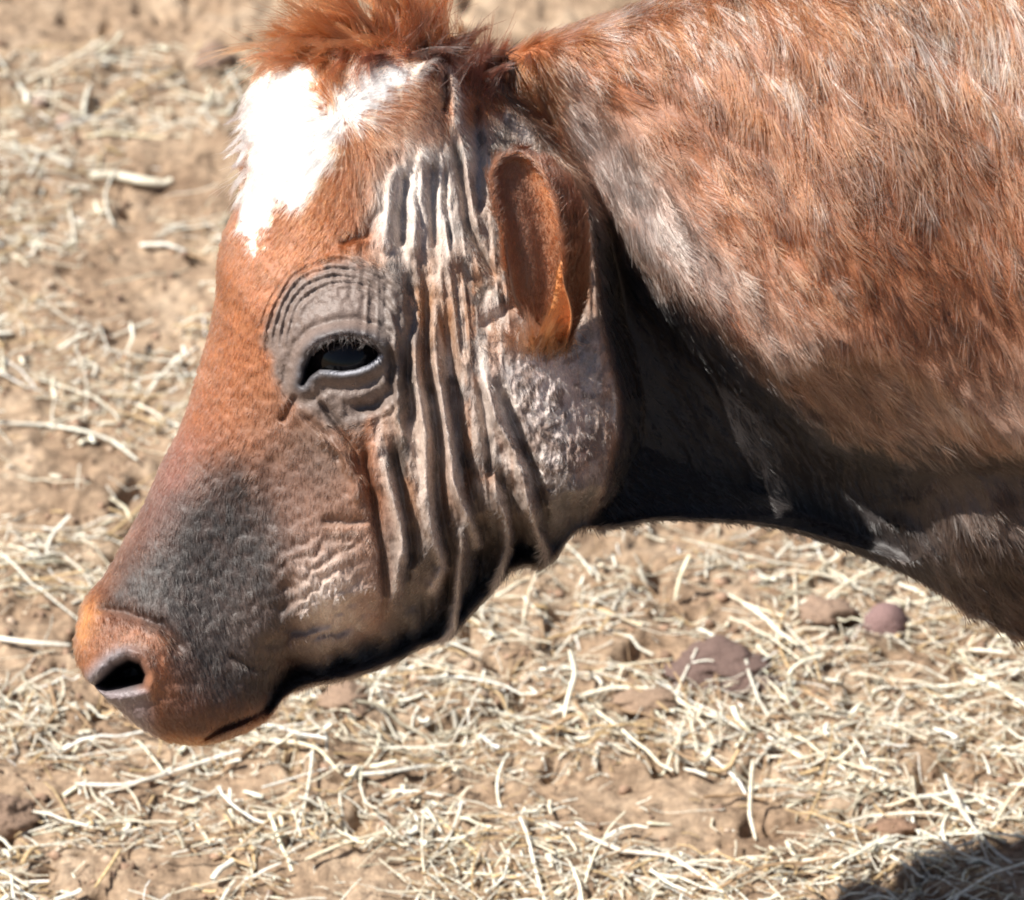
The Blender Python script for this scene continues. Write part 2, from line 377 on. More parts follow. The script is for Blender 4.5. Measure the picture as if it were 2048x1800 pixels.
def pigment(u, v):
    """u, v flat arrays -> linear rgb"""
    n1 = fbm(u / 40, v / 40, 71, 4); n2 = fbm(u / 13, v / 13, 81, 3); n3 = fbm(u / 120, v / 120, 91, 3)
    ju = u + (n1 - 0.5) * 50; jv = v + (fbm(u / 40, v / 40, 76, 4) - 0.5) * 50
    c = np.ones((len(u), 3)) * BROWN
    c *= (0.75 + 0.5 * n1)[:, None]
    g = lambda cu, cv, ru, rv, a=1.0, p=2.0: a * np.exp(-(np.abs((ju - cu) / ru) ** p + np.abs((jv - cv) / rv) ** p))
    d, f, s = seg_dist(u, v, CHEEK_EDGE); d = -d * s
    nk = sstep(-15, 15, d)
    # bridge of the nose redder, sides of the face duller
    c = lerp(c, (0.22, 0.08, 0.056), g(340, 990, 100, 170))
    c = lerp(c, (0.15, 0.112, 0.09), (1 - nk) * g(640, 930, 105, 150, 0.92))
    # thin coated grey cheek
    ck = (1 - nk) * sstep(735, 800, ju - 0.05 * (jv - 700)) * sstep(285, 340, jv + 0.55 * (ju - 850))
    c = lerp(c, (0.36, 0.285, 0.235), ck * (0.8 + 0.2 * n2))
    streak = fbm(u / 20 - v / 300, v / 170, 101, 3)
    c = lerp(c, (0.29, 0.14, 0.07), ck * sstep(0.50, 0.64, streak) * 0.75 * sstep(480, 560, v) * (1 - sstep(1000, 1100, v)))
    c = lerp(c, (0.07, 0.057, 0.05), ck * sstep(0.56, 0.70, fbm(u / 30, v / 46, 111, 3)) * 0.8)
    c = lerp(c, (0.60, 0.54, 0.52), np.clip(g(1085, 770, 110, 110, 0.75) + g(1110, 960, 70, 110, 0.55), 0, 0.85) * (1 - nk))
    c = lerp(c, (0.62, 0.54, 0.48), (1 - nk) * ck * sstep(0.58, 0.72, fbm((u - 0.11 * v) / 24, v / 90, 115, 3)) * 0.6)
    c = lerp(c, (0.68, 0.60, 0.54), g(850, 410, 80, 120, 0.85) * (1 - nk))  # highlights on the upper folds painted as pale hide
    c = lerp(c, (0.06, 0.047, 0.04), (1 - nk) * g(990, 1080, 150, 120, 0.85))  # shade under the rear cheek painted into the hide
    c = lerp(c, (0.58, 0.47, 0.40), (1 - nk) * ridge_mask(u + (noise(u / 120, v / 120, 5) - 0.5) * 16, v + (noise(u / 120, v / 120, 6) - 0.5) * 14) * (0.5 + 0.4 * n2))  # fold crests paled in the colour, as if lit
    c = lerp(c, (0.15, 0.10, 0.078), (1 - nk) * g(1110, 850, 130, 230, 1.0, 4) * sstep(0.50, 0.60, fbm(u / 26 + v / 60, v / 24, 118, 3)) * 0.8)
    c = lerp(c, (0.10, 0.08, 0.069), (1 - nk) * (1 - 0.8 * ridge_mask(u, v)) * sstep(960, 1100, v + 0.25 * (u - 900)) * sstep(740, 790, u) * (1 - sstep(1080, 1140, u)) * 0.75)  # shade between the lower folds painted into the hide, crests spared
    # dark lower jaw hide, mostly the shade of its underside painted in
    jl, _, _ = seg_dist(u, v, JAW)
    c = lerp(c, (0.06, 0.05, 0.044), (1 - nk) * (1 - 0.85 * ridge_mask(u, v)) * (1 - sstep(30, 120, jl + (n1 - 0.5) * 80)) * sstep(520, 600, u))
    # pale wrinkled patch behind the mouth
    c = lerp(c, (0.36, 0.27, 0.225), g(675, 1170, 95, 150, 0.85, 3))
    c = lerp(c, (0.66, 0.54, 0.46), g(645, 1228, 66, 112, 0.92, 2))
    c = lerp(c, (0.27, 0.17, 0.12), g(690, 1090, 60, 50, 0.7))
    c = lerp(c, (0.30, 0.15, 0.085), g(640, 1010, 60, 40, 0.5))
    c = lerp(c, (0.05, 0.042, 0.038), (1 - nk) * g(720, 1320, 130, 42, 0.85))  # shade between this patch and the jaw put into the colour
    # eye surround
    r, a = eye_frame(u, v)
    c = lerp(c, GREY * 1.0, (1 - nk) * (1 - sstep(0.92, 1.12, r + (n1 - 0.5) * 0.25)) * 0.92)
    c = lerp(c, (0.30, 0.15, 0.07), g(860, 620, 22, 130, 0.7) + g(915, 660, 18, 90, 0.6))
    m = (np.abs(u - 693) < 120) & (np.abs(v - 715) < 110)
    if m.any():
        sd = poly_sd(u[m], v[m], EYE_OPEN)
        cm = lerp(c[m], (0.07, 0.065, 0.07), 1 - sstep(4, 26, sd))
        lower = (v[m] > 716) & (u[m] > 648)
        cm = lerp(cm, (0.42, 0.43, 0.48), np.where(lower, np.exp(-((sd - 2) / 4.0) ** 2) * sstep(640, 680, u[m]), 0))
        cm = lerp(cm, (0.004, 0.004, 0.004), 1 - sstep(-9, -3, sd))
        c[m] = cm
    # muzzle
    c = lerp(c, (0.10, 0.056, 0.045), (1 - nk) * g(440, 1180, 240, 260, 0.9, 4) * (1 - g(665, 1195, 95, 140, 1.0)))
    c = lerp(c, (0.17, 0.095, 0.068), (1 - nk) * g(610, 990, 90, 110, 0.55))
    c = lerp(c, (0.033, 0.027, 0.025), (1 - sstep(-50, 70, poly_sd(ju, jv, MUZZLE))) * (0.82 + 0.18 * sstep(0.3, 0.6, n2)))
    c = lerp(c, (0.14, 0.105, 0.09), g(520, 1270, 70, 70, 0.6))
    c = lerp(c, (0.09, 0.045, 0.032), g(390, 1440, 105, 50, 0.95, 3))
    c = lerp(c, (0.38, 0.165, 0.085), g(328, 1335, 20, 54, 0.7) + g(285, 1268, 50, 14, 0.55))
    c = lerp(c, (0.46, 0.20, 0.065), g(180, 1238, 24, 42, 0.9))
    c = lerp(c, (0.42, 0.19, 0.08), g(390, 1482, 90, 14, 0.8))
    m = (np.abs(u - 240) < 170) & (np.abs(v - 1345) < 140)
    if m.any():
        sd = poly_sd(u[m], v[m], NOSTRIL)
        left = 1 - sstep(255, 310, u[m] - 0.2 * (v[m] - 1345))
        cm = lerp(c[m], (0.19, 0.165, 0.17), (1 - sstep(8, 46, sd)) * left)
        low = sstep(1362, 1385, v[m]) * (1 - sstep(285, 330, u[m]))
        cm = lerp(cm, (0.24, 0.20, 0.205), low * 0.8)
        cm = lerp(cm, (0.004, 0.003, 0.003), 1 - sstep(-12, 3, sd))  # shade inside the nostril pit painted black
        c[m] = cm
    # blaze
    bz = poly_sd(u + (fbm(u / 30, v / 12, 121, 3) - 0.5) * 60, v + (fbm(u / 9, v / 40, 125, 3) - 0.5) * 90, BLAZE)
    c = lerp(c, WHITE, 1 - sstep(-8, 3, bz))
    # horn bud rim
    d1, _, _ = seg_dist(u, v, [(832, 160), (868, 118), (902, 140), (914, 200), (914, 268)])
    c = lerp(c, (0.55, 0.42, 0.34), np.exp(-(d1 / 11) ** 2) * 0.9)
    d1, _, _ = seg_dist(u, v, [(884, 150), (892, 190), (888, 228)])
    c = lerp(c, (0.09, 0.03, 0.02), np.exp(-(d1 / 8) ** 2) * 0.9)
    c = lerp(c, (0.06, 0.03, 0.02), g(985, 165, 30, 50, 0.85))
    # neck: dull beige band under a red brown upper side, throat shade painted in dark
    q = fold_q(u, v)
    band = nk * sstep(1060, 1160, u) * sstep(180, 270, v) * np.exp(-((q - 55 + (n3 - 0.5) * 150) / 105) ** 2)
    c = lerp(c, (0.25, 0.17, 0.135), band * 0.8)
    c = lerp(c, (0.31, 0.25, 0.23), nk * sstep(1080, 1140, u) * (1 - sstep(1300, 1520, u)) * np.exp(-((q - 45) / 50) ** 2) * 0.65)  # silvery sheen behind the ear painted into the coat
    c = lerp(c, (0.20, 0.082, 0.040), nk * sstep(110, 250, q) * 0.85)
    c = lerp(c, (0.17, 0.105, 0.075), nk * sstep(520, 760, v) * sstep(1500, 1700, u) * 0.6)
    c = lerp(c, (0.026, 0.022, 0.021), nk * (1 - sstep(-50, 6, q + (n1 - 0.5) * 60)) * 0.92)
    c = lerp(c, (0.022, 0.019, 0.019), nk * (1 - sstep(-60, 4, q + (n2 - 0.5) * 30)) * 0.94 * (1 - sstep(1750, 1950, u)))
    c = lerp(c, (0.13, 0.09, 0.07), nk * g(1980, 1010, 120, 70, 0.7))
    return np.clip(c * (0.82 + 0.36 * n2)[:, None], 0.002, 0.9)

Cp = np.ones((NS, NT, 3)) * BROWN
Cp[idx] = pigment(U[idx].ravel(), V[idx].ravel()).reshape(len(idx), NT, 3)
verts = P.reshape(-1, 3); cols = Cp.reshape(-1, 3)
ii, jj = np.meshgrid(np.arange(NS - 1), np.arange(NT), indexing='ij')
quad = np.stack((ii * NT + jj, (ii + 1) * NT + jj, (ii + 1) * NT + (jj + 1) % NT, ii * NT + (jj + 1) % NT), -1).reshape(-1, 4)
if FLIP: quad = quad[:, ::-1]
faces = [quad]
cap_a = np.array([[0 * NT + j for j in range(NT)]]); cap_b = np.array([[(NS - 1) * NT + j for j in range(NT)]])
faces += [cap_a, cap_b]

# --- ears: cupped leaves, rooted behind the eye
def ear(sign):
    na, nb = 60, 44
    a = np.linspace(0, 1, na)
    ctr = smooth_keys(a * 5, [(1092, 716, 130), (1096, 640, 214), (1098, 560, 250), (1092, 480, 268), (1072, 400, 276), (1044, 322, 276)])
    hw = np.interp(a, [0, .12, .3, .5, .7, .85, .94, 1], [32, 50, 77, 96, 98, 84, 60, 6])
    ph = np.radians(np.linspace(-84, 142, nb))
    e1 = np.array((0.97, 0.06, 0.22)); e2 = np.array((-0.22, 0, 0.97))
    def sheet(off):
        r = hw[:, None] - off
        wave = 1 + 0.06 * np.sin(a * 9)[:, None]
        pa = ph[None] * (0.5 + 0.5 * sstep(0.0, 0.4, a))[:, None]
        x = np.sin(pa) * r * 0.92 * wave; y = (0.55 - np.cos(pa)) * r * 0.8
        return ctr[:, None, :] + x[..., None] * e1 + y[..., None] * e2
    outer, inner = sheet(0), sheet(7)
    bb = np.linspace(-1, 1, nb)[None]; aa = a[:, None]
    fold = 50 * np.exp(-((bb - 0.28) / 0.13) ** 2) * sstep(0.02, 0.15, aa) * sstep(0.75, 0.4, aa) + 9 * np.exp(-((bb + 0.55) / 0.12) ** 2) * sstep(0.2, 0.4, aa) * sstep(0.95, 0.7, aa)
    dirn = ctr[:, None, :] + 0.5 * hw[:, None, None] * e2 - inner; dirn = dirn / (np.linalg.norm(dirn, axis=2, keepdims=True) + 1e-6)
    inner = inner + dirn * fold[..., None]
    def world(s):
        return head_pt(s[..., 0], s[..., 1], sign * (s[..., 2] + 0) + (0 if sign > 0 else 30))
    return world(outer), world(inner), a, ph, outer, inner

def ear_faces(na, nb, base, flip):
    i, j = np.meshgrid(np.arange(na - 1), np.arange(nb - 1), indexing='ij')
    f = np.stack((i * nb + j, i * nb + j + 1, (i + 1) * nb + j + 1, (i + 1) * nb + j), -1).reshape(-1, 4) + base
    return f[:, ::-1] if flip else f

EARS = {}
for sign in (1, -1):
    o_, i_, a_, ph_, opx, ipx = ear(sign); na, nb = o_.shape[:2]
    base = len(verts); n = na * nb
    verts = np.concatenate((verts, o_.reshape(-1, 3), i_.reshape(-1, 3)))
    A = np.repeat(a_, nb); B = np.tile(np.linspace(-1, 1, nb), na)
    nz = fbm(A * 14, B * 6, 131, 3)
    co = np.ones((n, 3)) * np.array((0.085, 0.036, 0.02)) * (0.7 + 0.6 * nz)[:, None]
    cin = np.ones((n, 3)) * np.array((0.52, 0.215, 0.09)) * (0.7 + 0.6 * nz)[:, None]
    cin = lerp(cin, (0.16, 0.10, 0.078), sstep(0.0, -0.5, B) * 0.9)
    cin = lerp(cin, (0.05, 0.022, 0.014), np.exp(-((B + 0.02) / 0.22) ** 2) * sstep(0.10, 0.25, A) * sstep(0.80, 0.5, A) * 0.97)  # shade of the ear hollow painted as a dark slit
    cin = lerp(cin, (0.50, 0.22, 0.085), np.exp(-((B - 0.30) / 0.12) ** 2) * sstep(0.7, 0.4, A) * 0.8)
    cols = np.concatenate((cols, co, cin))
    faces += [ear_faces(na, nb, base, sign < 0), ear_faces(na, nb, base + n, sign > 0)]
    rim = []
    for i in range(na - 1):
        for j in (0, nb - 1):
            q = [base + i * nb + j, base + (i + 1) * nb + j, base + n + (i + 1) * nb + j, base + n + i * nb + j]
            rim.append(q if (j == 0) == (sign > 0) else q[::-1])
    faces.append(np.array(rim))
    EARS[sign] = (o_, i_, A.reshape(na, nb), B.reshape(na, nb), co.reshape(na, nb, 3), cin.reshape(na, nb, 3))

# --- legs, outside the picture on the right, so that the animal stands
def leg(x, y, top, hind):
    pts = np.array([(x, y, top), (x + (0.03 if hind else 0.01), y, top * 0.62), (x + (0.05 if hind else 0.0), y, top * 0.36), (x + 0.012 * hind, y, 0.085), (x - 0.004, y, 0.045), (x - 0.012, y, 0.0)])
    rad = np.array([0.085, 0.052, 0.036, 0.026, 0.034, 0.036])
    t = np.linspace(0, 5, 30); C = smooth_keys(t, np.column_stack((pts, rad)))
    an = np.linspace(0, 2 * math.pi, 20, endpoint=False)
    ring = np.stack((np.cos(an), np.sin(an), an * 0), -1)
    C[-1, 2] = 0.0
    return C[:, None, :3] + C[:, 3][:, None, None] * ring[None]
for (x, y, hind) in ((0.46, -0.055, 0), (0.46, 0.115, 0), (1.04, -0.07, 1), (1.04, 0.11, 1)):
    L = leg(x, y, 0.36, hind); na, nb = L.shape[:2]; base = len(verts)
    verts = np.concatenate((verts, L.reshape(-1, 3)))
    lc = np.where((L.reshape(-1, 3)[:, 2] < 0.045)[:, None], np.array((0.04, 0.035, 0.03)), BROWN * 0.8)
    cols = np.concatenate((cols, lc))
    i, j = np.meshgrid(np.arange(na - 1), np.arange(nb), indexing='ij')
    faces.append(np.stack((i * nb + j, (i + 1) * nb + j, (i + 1) * nb + (j + 1) % nb, i * nb + (j + 1) % nb), -1).reshape(-1, 4) + base)
    faces.append(np.array([[base + (na - 1) * nb + k for k in range(nb)]]))

calf = mesh_obj('calf', verts, faces, M_SKIN, colors=cols)
tag(calf, 'red brown calf with white blaze and deeply wrinkled grey cheek lowering its head over straw', 'calf')

# --- eyeballs
m, t, b = new_mat('eye'); b.inputs['Base Color'].default_value = (0.012, 0.008, 0.010, 1); b.inputs['Roughness'].default_value = 0.08; b.inputs['Specular IOR Level'].default_value = 0.28
b.inputs['Coat Weight'].default_value = 0.0; b.inputs['Coat Roughness'].default_value = 0.03
tc = t.nodes.new('ShaderNodeTexCoord'); no = t.nodes.new('ShaderNodeTexNoise'); no.inputs['Scale'].default_value = 60
cr = t.nodes.new('ShaderNodeValToRGB'); cr.color_ramp.elements[0].color = (0.002, 0.0015, 0.002, 1); cr.color_ramp.elements[1].color = (0.008, 0.006, 0.007, 1)
t.links.new(tc.outputs['Object'], no.inputs['Vector']); t.links.new(no.outputs['Fac'], cr.inputs[0]); t.links.new(cr.outputs[0], b.inputs['Base Color'])
M_EYE = m
k = np.argmin((U - 640) ** 2 + (V - 660) ** 2 + (st_[None, :] < 0) * 1e9); w_lid = W.ravel()[k]
for sign in (1, -1):
    n1, n2 = 28, 40
    ph = np.linspace(0, math.pi, n1); an = np.linspace(0, 2 * math.pi, n2, endpoint=False)
    sp = np.stack((np.sin(ph)[:, None] * np.cos(an), np.sin(ph)[:, None] * np.sin(an), np.cos(ph)[:, None] * np.ones(n2)), -1) * 86
    wc = w_lid - 86
    vs = head_pt(701 + sp[..., 0], 711 + sp[..., 1], sign * (wc + sp[..., 2])).reshape(-1, 3)
    i, j = np.meshgrid(np.arange(n1 - 1), np.arange(n2), indexing='ij')
    fs = np.stack((i * n2 + j, (i + 1) * n2 + j, (i + 1) * n2 + (j + 1) % n2, i * n2 + (j + 1) % n2), -1).reshape(-1, 4)
    mesh_obj('eye', vs, fs, M_EYE, calf)

# ------------------------------------------------------------------ coat
def curves_obj(name, pts, rad, col, mat, parent):
    """pts N x n x 3, rad N x n, col N x 3"""
    N, n = pts.shape[:2]
    hc = bpy.data.hair_curves.new(name); hc.add_curves([n] * N)
    hc.points.foreach_set('position', np.ascontiguousarray(pts, np.float32).ravel())
    at = hc.attributes.get('radius') or hc.attributes.new('radius', 'FLOAT', 'POINT')
    at.data.foreach_set('value', np.ascontiguousarray(rad, np.float32).ravel())
    ca = hc.attributes.new('pigment', 'FLOAT_COLOR', 'CURVE')
    c4 = np.ones((N, 4), np.float32); c4[:, :3] = col; ca.data.foreach_set('color', c4.ravel())
    hc.materials.append(mat)
    o = bpy.data.objects.new(name, hc); COL.objects.link(o); o.parent = parent
    return o

def strands(root, nrm, flow, length, lift, n=5, curl=0.25, jitter=0.15):
    N = len(root)
    flow = flow - nrm * np.sum(flow * nrm, 1, keepdims=True)
    flow = flow + rng.normal(0, jitter, (N, 3)); flow -= nrm * np.sum(flow * nrm, 1, keepdims=True)
    flow /= np.linalg.norm(flow, axis=1, keepdims=True) + 1e-9
    t = np.linspace(0, 1, n)[None, :, None]
    L = length[:, None, None]; li = lift[:, None, None]
    bend = rng.normal(0, 1, (N, 3)) * curl
    return root[:, None, :] + L * (t * flow[:, None, :] * np.cos(li) + nrm[:, None, :] * np.sin(li) * (t - 0.55 * t ** 2) * 1.4 + bend[:, None, :] * t ** 2 * 0.35)

def flow_dir(u, v):
    """direction the coat lies, in head coordinates (right, down, towards)"""
    d = np.zeros((len(u), 3))
    dd, f, s = seg_dist(u, v, CHEEK_EDGE); dn = -dd * s
    nk = sstep(-10, 20, dn)
    a = np.radians(np.interp(u, [1000, 1250, 1500, 1750, 2100], [35, 44, 54, 66, 64]) + (v - 400) * -0.012 + 30 * (fbm(u / 130, v / 130, 141, 2) - 0.5))
    nd = np.stack((np.cos(a), np.sin(a), np.zeros_like(a)), -1)
    hd = np.stack((-0.35 - 0.0 * u, 0.9 + 0 * u, 0 * u), -1)
    # forehead whorl: hair runs outward from a point on the brow
    wu, wv = u - 690, v - 235; rr = np.hypot(wu, wv) + 20
    wh = np.stack((wu / rr - 0.3 * wv / rr, wv / rr + 0.3 * wu / rr, 0 * u), -1)
    k = np.exp(-(rr / 260) ** 2); hd = hd * (1 - k[:, None]) + wh * k[:, None]
    mz = sstep(900, 1100, v) * (1 - sstep(600, 760, u))
    hd = hd * (1 - mz[:, None]) + np.array((0.25, 0.95, 0)) * mz[:, None]
    r, ang = eye_frame(u, v)
    tan_ = np.stack((-np.sin(ang), np.cos(ang), 0 * u), -1) * np.where(np.cos(ang) < 0, -1, 1)[:, None]
    k = (1 - sstep(0.9, 1.3, r)); hd = hd * (1 - k[:, None]) + tan_ * k[:, None]
    d = hd * (1 - nk[:, None]) + nd * nk[:, None]
    return d, nk, dn

def to_world_vec(d):
    return d[:, 0:1] * RIGHT - d[:, 1:2] * UP + d[:, 2:3] * TOW

near = (st_ > 0)
# quad areas for root sampling
A1 = P[:-1, :, :]; dA = np.linalg.norm(np.cross(P[1:] - P[:-1], np.roll(P, -1, 1)[:-1] - P[:-1]), axis=2)
Uq, Vq = U[:-1], V[:-1]
dq, fq, sq = seg_dist(Uq, Vq, CHEEK_EDGE); nkq = sstep(-10, 20, -dq * sq)
dens = np.where(nkq > 0.5, 0.75, 1.0)
rq, _ = eye_frame(Uq, Vq)
ck = (1 - nkq) * sstep(735, 800, Uq) * sstep(290, 350, Vq)
jlq, _, _ = seg_dist(Uq, Vq, JAW)
dens *= 1 - 0.30 * ck
dens *= 1 + 1.2 * (1 - sstep(20, 70, jlq)) * (Uq > 540) * (1 - nkq)
dens *= np.where(rq < 1.0, 0.12, 1)
sd_e = np.full(Uq.shape, 99.0); mm = (np.abs(Uq - 693) < 130) & (np.abs(Vq - 715) < 120); sd_e[mm] = poly_sd(Uq[mm], Vq[mm], EYE_OPEN)
sd_n = np.full(Uq.shape, 99.0); mm = (np.abs(Uq - 250) < 150) & (np.abs(Vq - 1345) < 130); sd_n[mm] = poly_sd(Uq[mm], Vq[mm], NOSTRIL)
dens *= (sd_e > 22) * sstep(5, 30, sd_n)
dens *= np.where((Uq < 300) & (Vq > 1290) & (sd_n < 60), 0.15, 1)
dens *= np.where(near[None, :], 1.0, 0.35)
dens *= (tt[:-1] < 35.5)[:, None] * (Uq < 2250)
prob = (dA * dens).ravel(); prob /= prob.sum()
NH = 330000
pick = rng.choice(len(prob), NH, p=prob)
qi, qj = pick // NT, pick % NT
fa, fb = rng.random(NH), rng.random(NH)
def samp(G):
    jn = (qj + 1) % NT
    fa_, fb_ = (fa, fb) if G.ndim == 2 else (fa[:, None], fb[:, None])
    return (G[qi, qj] * (1 - fa_) + G[qi + 1, qj] * fa_) * (1 - fb_) + (G[qi, jn] * (1 - fa_) + G[qi + 1, jn] * fa_) * fb_
ru, rv, rp, rn = samp(U), samp(V), samp(P), samp(Nrm)
rn /= np.linalg.norm(rn, axis=1, keepdims=True)
fd, nkh, dnh = flow_dir(ru, rv)
clump = fbm(ru / 30, rv / 30, 151, 2); strandn = rng.random(NH)
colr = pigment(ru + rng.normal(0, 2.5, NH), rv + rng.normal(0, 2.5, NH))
sat = sstep(0.30, 0.10, colr[:, 2])[:, None]
chro = np.clip((colr.max(1) - colr.min(1)) / (colr.max(1) + 1e-6) / 0.7, 0, 1)[:, None]
colr = colr * (1 - sat) + sat * (np.array((0.62, 0.535, 0.47)) * chro + np.array((0.54, 0.54, 0.54)) * (1 - chro)) * colr
white = sstep(0.35, 0.6, colr[:, 2])
rh, _ = eye_frame(ru, rv)
ckh = (1 - nkh) * sstep(735, 800, ru) * sstep(290, 350, rv)
ln = 13 + 8 * rng.random(NH)                                        # px
ln = np.where(nkh > 0.5, 40 + 32 * rng.random(NH), ln)
ln = ln * (1 + 0.6 * nkh * sstep(1300, 1600, ru) * sstep(520, 250, rv))
qh_ = fold_q(ru, rv); ln = ln * (1 - 0.6 * nkh * sstep(-20, -90, qh_) * (ru < 1900))
ln = ln * (1 - ckh) + (9 + 8 * rng.random(NH)) * ckh
jlh, _, _ = seg_dist(ru, rv, JAW); jf = (1 - sstep(15, 60, jlh)) * (1 - nkh) * (ru > 540)
ln = ln * (1 - jf) + (18 + 18 * rng.random(NH)) * jf
ln = np.where(rh < 1.0, 7 + 4 * rng.random(NH), ln)
brow = np.exp(-((ru - 690) / 190) ** 2 - ((rv - 280) / 170) ** 2) * (1 - ckh) * (1 - nkh)
ln = ln * (1 - brow) + (36 + 26 * rng.random(NH)) * brow
mzh = sstep(950, 1100, rv) * (1 - sstep(560, 640, ru)); ln = ln * (1 - mzh) + (14 + 9 * rng.random(NH)) * mzh
lift = np.where(nkh > 0.5, 0.02, 0.12) + 0.18 * brow + np.where(nkh > 0.5, 0.035, 0.07) * rng.random(NH)
fw = to_world_vec(fd)
# locks: neighbouring strands lean the same way
cl_a = (fbm(ru / 22, rv / 40, 161, 2) - 0.5) * 1.3 * (0.4 + 0.6 * nkh)
fw = fw + np.cross(np.tile(TOW, (NH, 1)), fw) * cl_a[:, None]
lift = np.clip(lift + (fbm(ru / 18, rv / 34, 171, 2) - 0.5) * 0.22, 0.03, 0.7)
S = strands(rp - rn * K * 1.0, rn, fw, ln * K, lift, 5, 0.18, 0.12)
cell = np.where(nkh > 0.5, 21.0, 15.0)
# locks: strands of a cell draw together towards their tips
ca_, sa_ = fd[:, 0], fd[:, 1]; nrm_ = np.hypot(ca_, sa_) + 1e-6; ca_, sa_ = ca_ / nrm_, sa_ / nrm_
ang_ = np.radians(58)
wu_ = -ru * math.sin(ang_) + rv * math.cos(ang_) + 46 * (fbm(ru / 70, rv / 70, 185, 2) - 0.5)
wv_ = ru * math.cos(ang_) + rv * math.sin(ang_) + 90 * (fbm(ru / 40, rv / 40, 186, 2) - 0.5)
cell = np.where(nkh > 0.5, 11.0, 10.0); cl_ = np.where(nkh > 0.5, 95.0, 26.0)
ci, cj = np.floor(wu_ / cell), np.floor((wv_ + cl_ * hash01(ci_ := np.floor(wu_ / cell), ci_ * 0, 187)) / cl_)
lb_ = ((ci + 0.5) * cell - wu_) * (0.75 + 0.5 * hash01(ci, cj, 181))
lu, lv = -lb_ * math.sin(ang_), lb_ * math.cos(ang_)
al = lu * ca_ + lv * sa_; lu, lv = lu - al * ca_ * 0.7, lv - al * sa_ * 0.7
pull = 0.9 * np.clip(1 - ckh, 0.2, 1)
tq = np.linspace(0, 1, 5)[None, :, None] ** 1.3
S = S + tq * (pull * K)[:, None, None] * (lu[:, None] * RIGHT - lv[:, None] * UP)[:, None, :]
lockn = hash01(ci, cj, 183)
S = S + tq ** 1.5 * rn[:, None, :] * ((lockn - 0.45) * np.minimum(ln, 60) * 0.12 * K)[:, None, None]
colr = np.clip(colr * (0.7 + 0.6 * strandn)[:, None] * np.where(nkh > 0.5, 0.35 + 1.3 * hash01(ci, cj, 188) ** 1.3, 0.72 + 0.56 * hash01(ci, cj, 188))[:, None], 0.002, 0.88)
pale = ((hash01(ci, cj, 184) > 0.93) & (nkh > 0.5) & (strandn > 0.35))
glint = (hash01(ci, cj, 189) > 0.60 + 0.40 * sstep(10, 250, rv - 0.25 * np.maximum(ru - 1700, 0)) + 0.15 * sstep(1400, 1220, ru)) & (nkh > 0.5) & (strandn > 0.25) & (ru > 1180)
colr = np.where(glint[:, None], np.array((0.72, 0.55, 0.44)) * (0.7 + 0.3 * strandn[:, None]), colr)  # glints of sheen put into the strand colour
colr = np.where(pale[:, None], colr + (np.array((0.52, 0.38, 0.30)) - colr) * (0.5 * sstep(0.04, 0.10, colr[:, 0]))[:, None], colr)
rad = (np.where(nkh > 0.5, 0.85, 0.46) * K)[:, None] * np.array((1, 1, 0.9, 0.7, 0.25))[None]
curves_obj('coat', S, rad, colr, M_FUR, calf)

Cp[len(idx):] = BROWN * (0.7 + 0.6 * fbm(U[len(idx):] / 160, V[len(idx):] / 160, 145, 3))[..., None]
bi = np.where(tt[:-1] >= 33.5)[0]; NB = 42000
pb = dA[bi].ravel() * np.where(np.tile(near, len(bi)), 1, 0.4); pb = pb / pb.sum(); pk = rng.choice(len(pb), NB, p=pb)
qi, qj = bi[pk // NT], pk % NT; fa, fb = rng.random(NB), rng.random(NB)
bp_, bn_, bc_ = samp(P), samp(Nrm), samp(Cp)
bf_ = np.tile(np.array((0.75, 0.0, -0.6)), (NB, 1)) + np.random.default_rng(3).normal(0, 0.12, (NB, 3))
BS = strands(bp_, bn_, bf_, (60 + 50 * rng.random(NB)) * K, np.full(NB, 0.08), 5, 0.2, 0.12)
curves_obj('coat', BS, (1.6 * K) * np.array((1, 1, 0.9, 0.7, 0.25))[None] * np.ones((NB, 1)), np.clip(bc_ * np.array((0.62, 0.535, 0.47)) * (0.5 + rng.random((NB, 1))), 0.003, 0.8), M_FUR, calf)

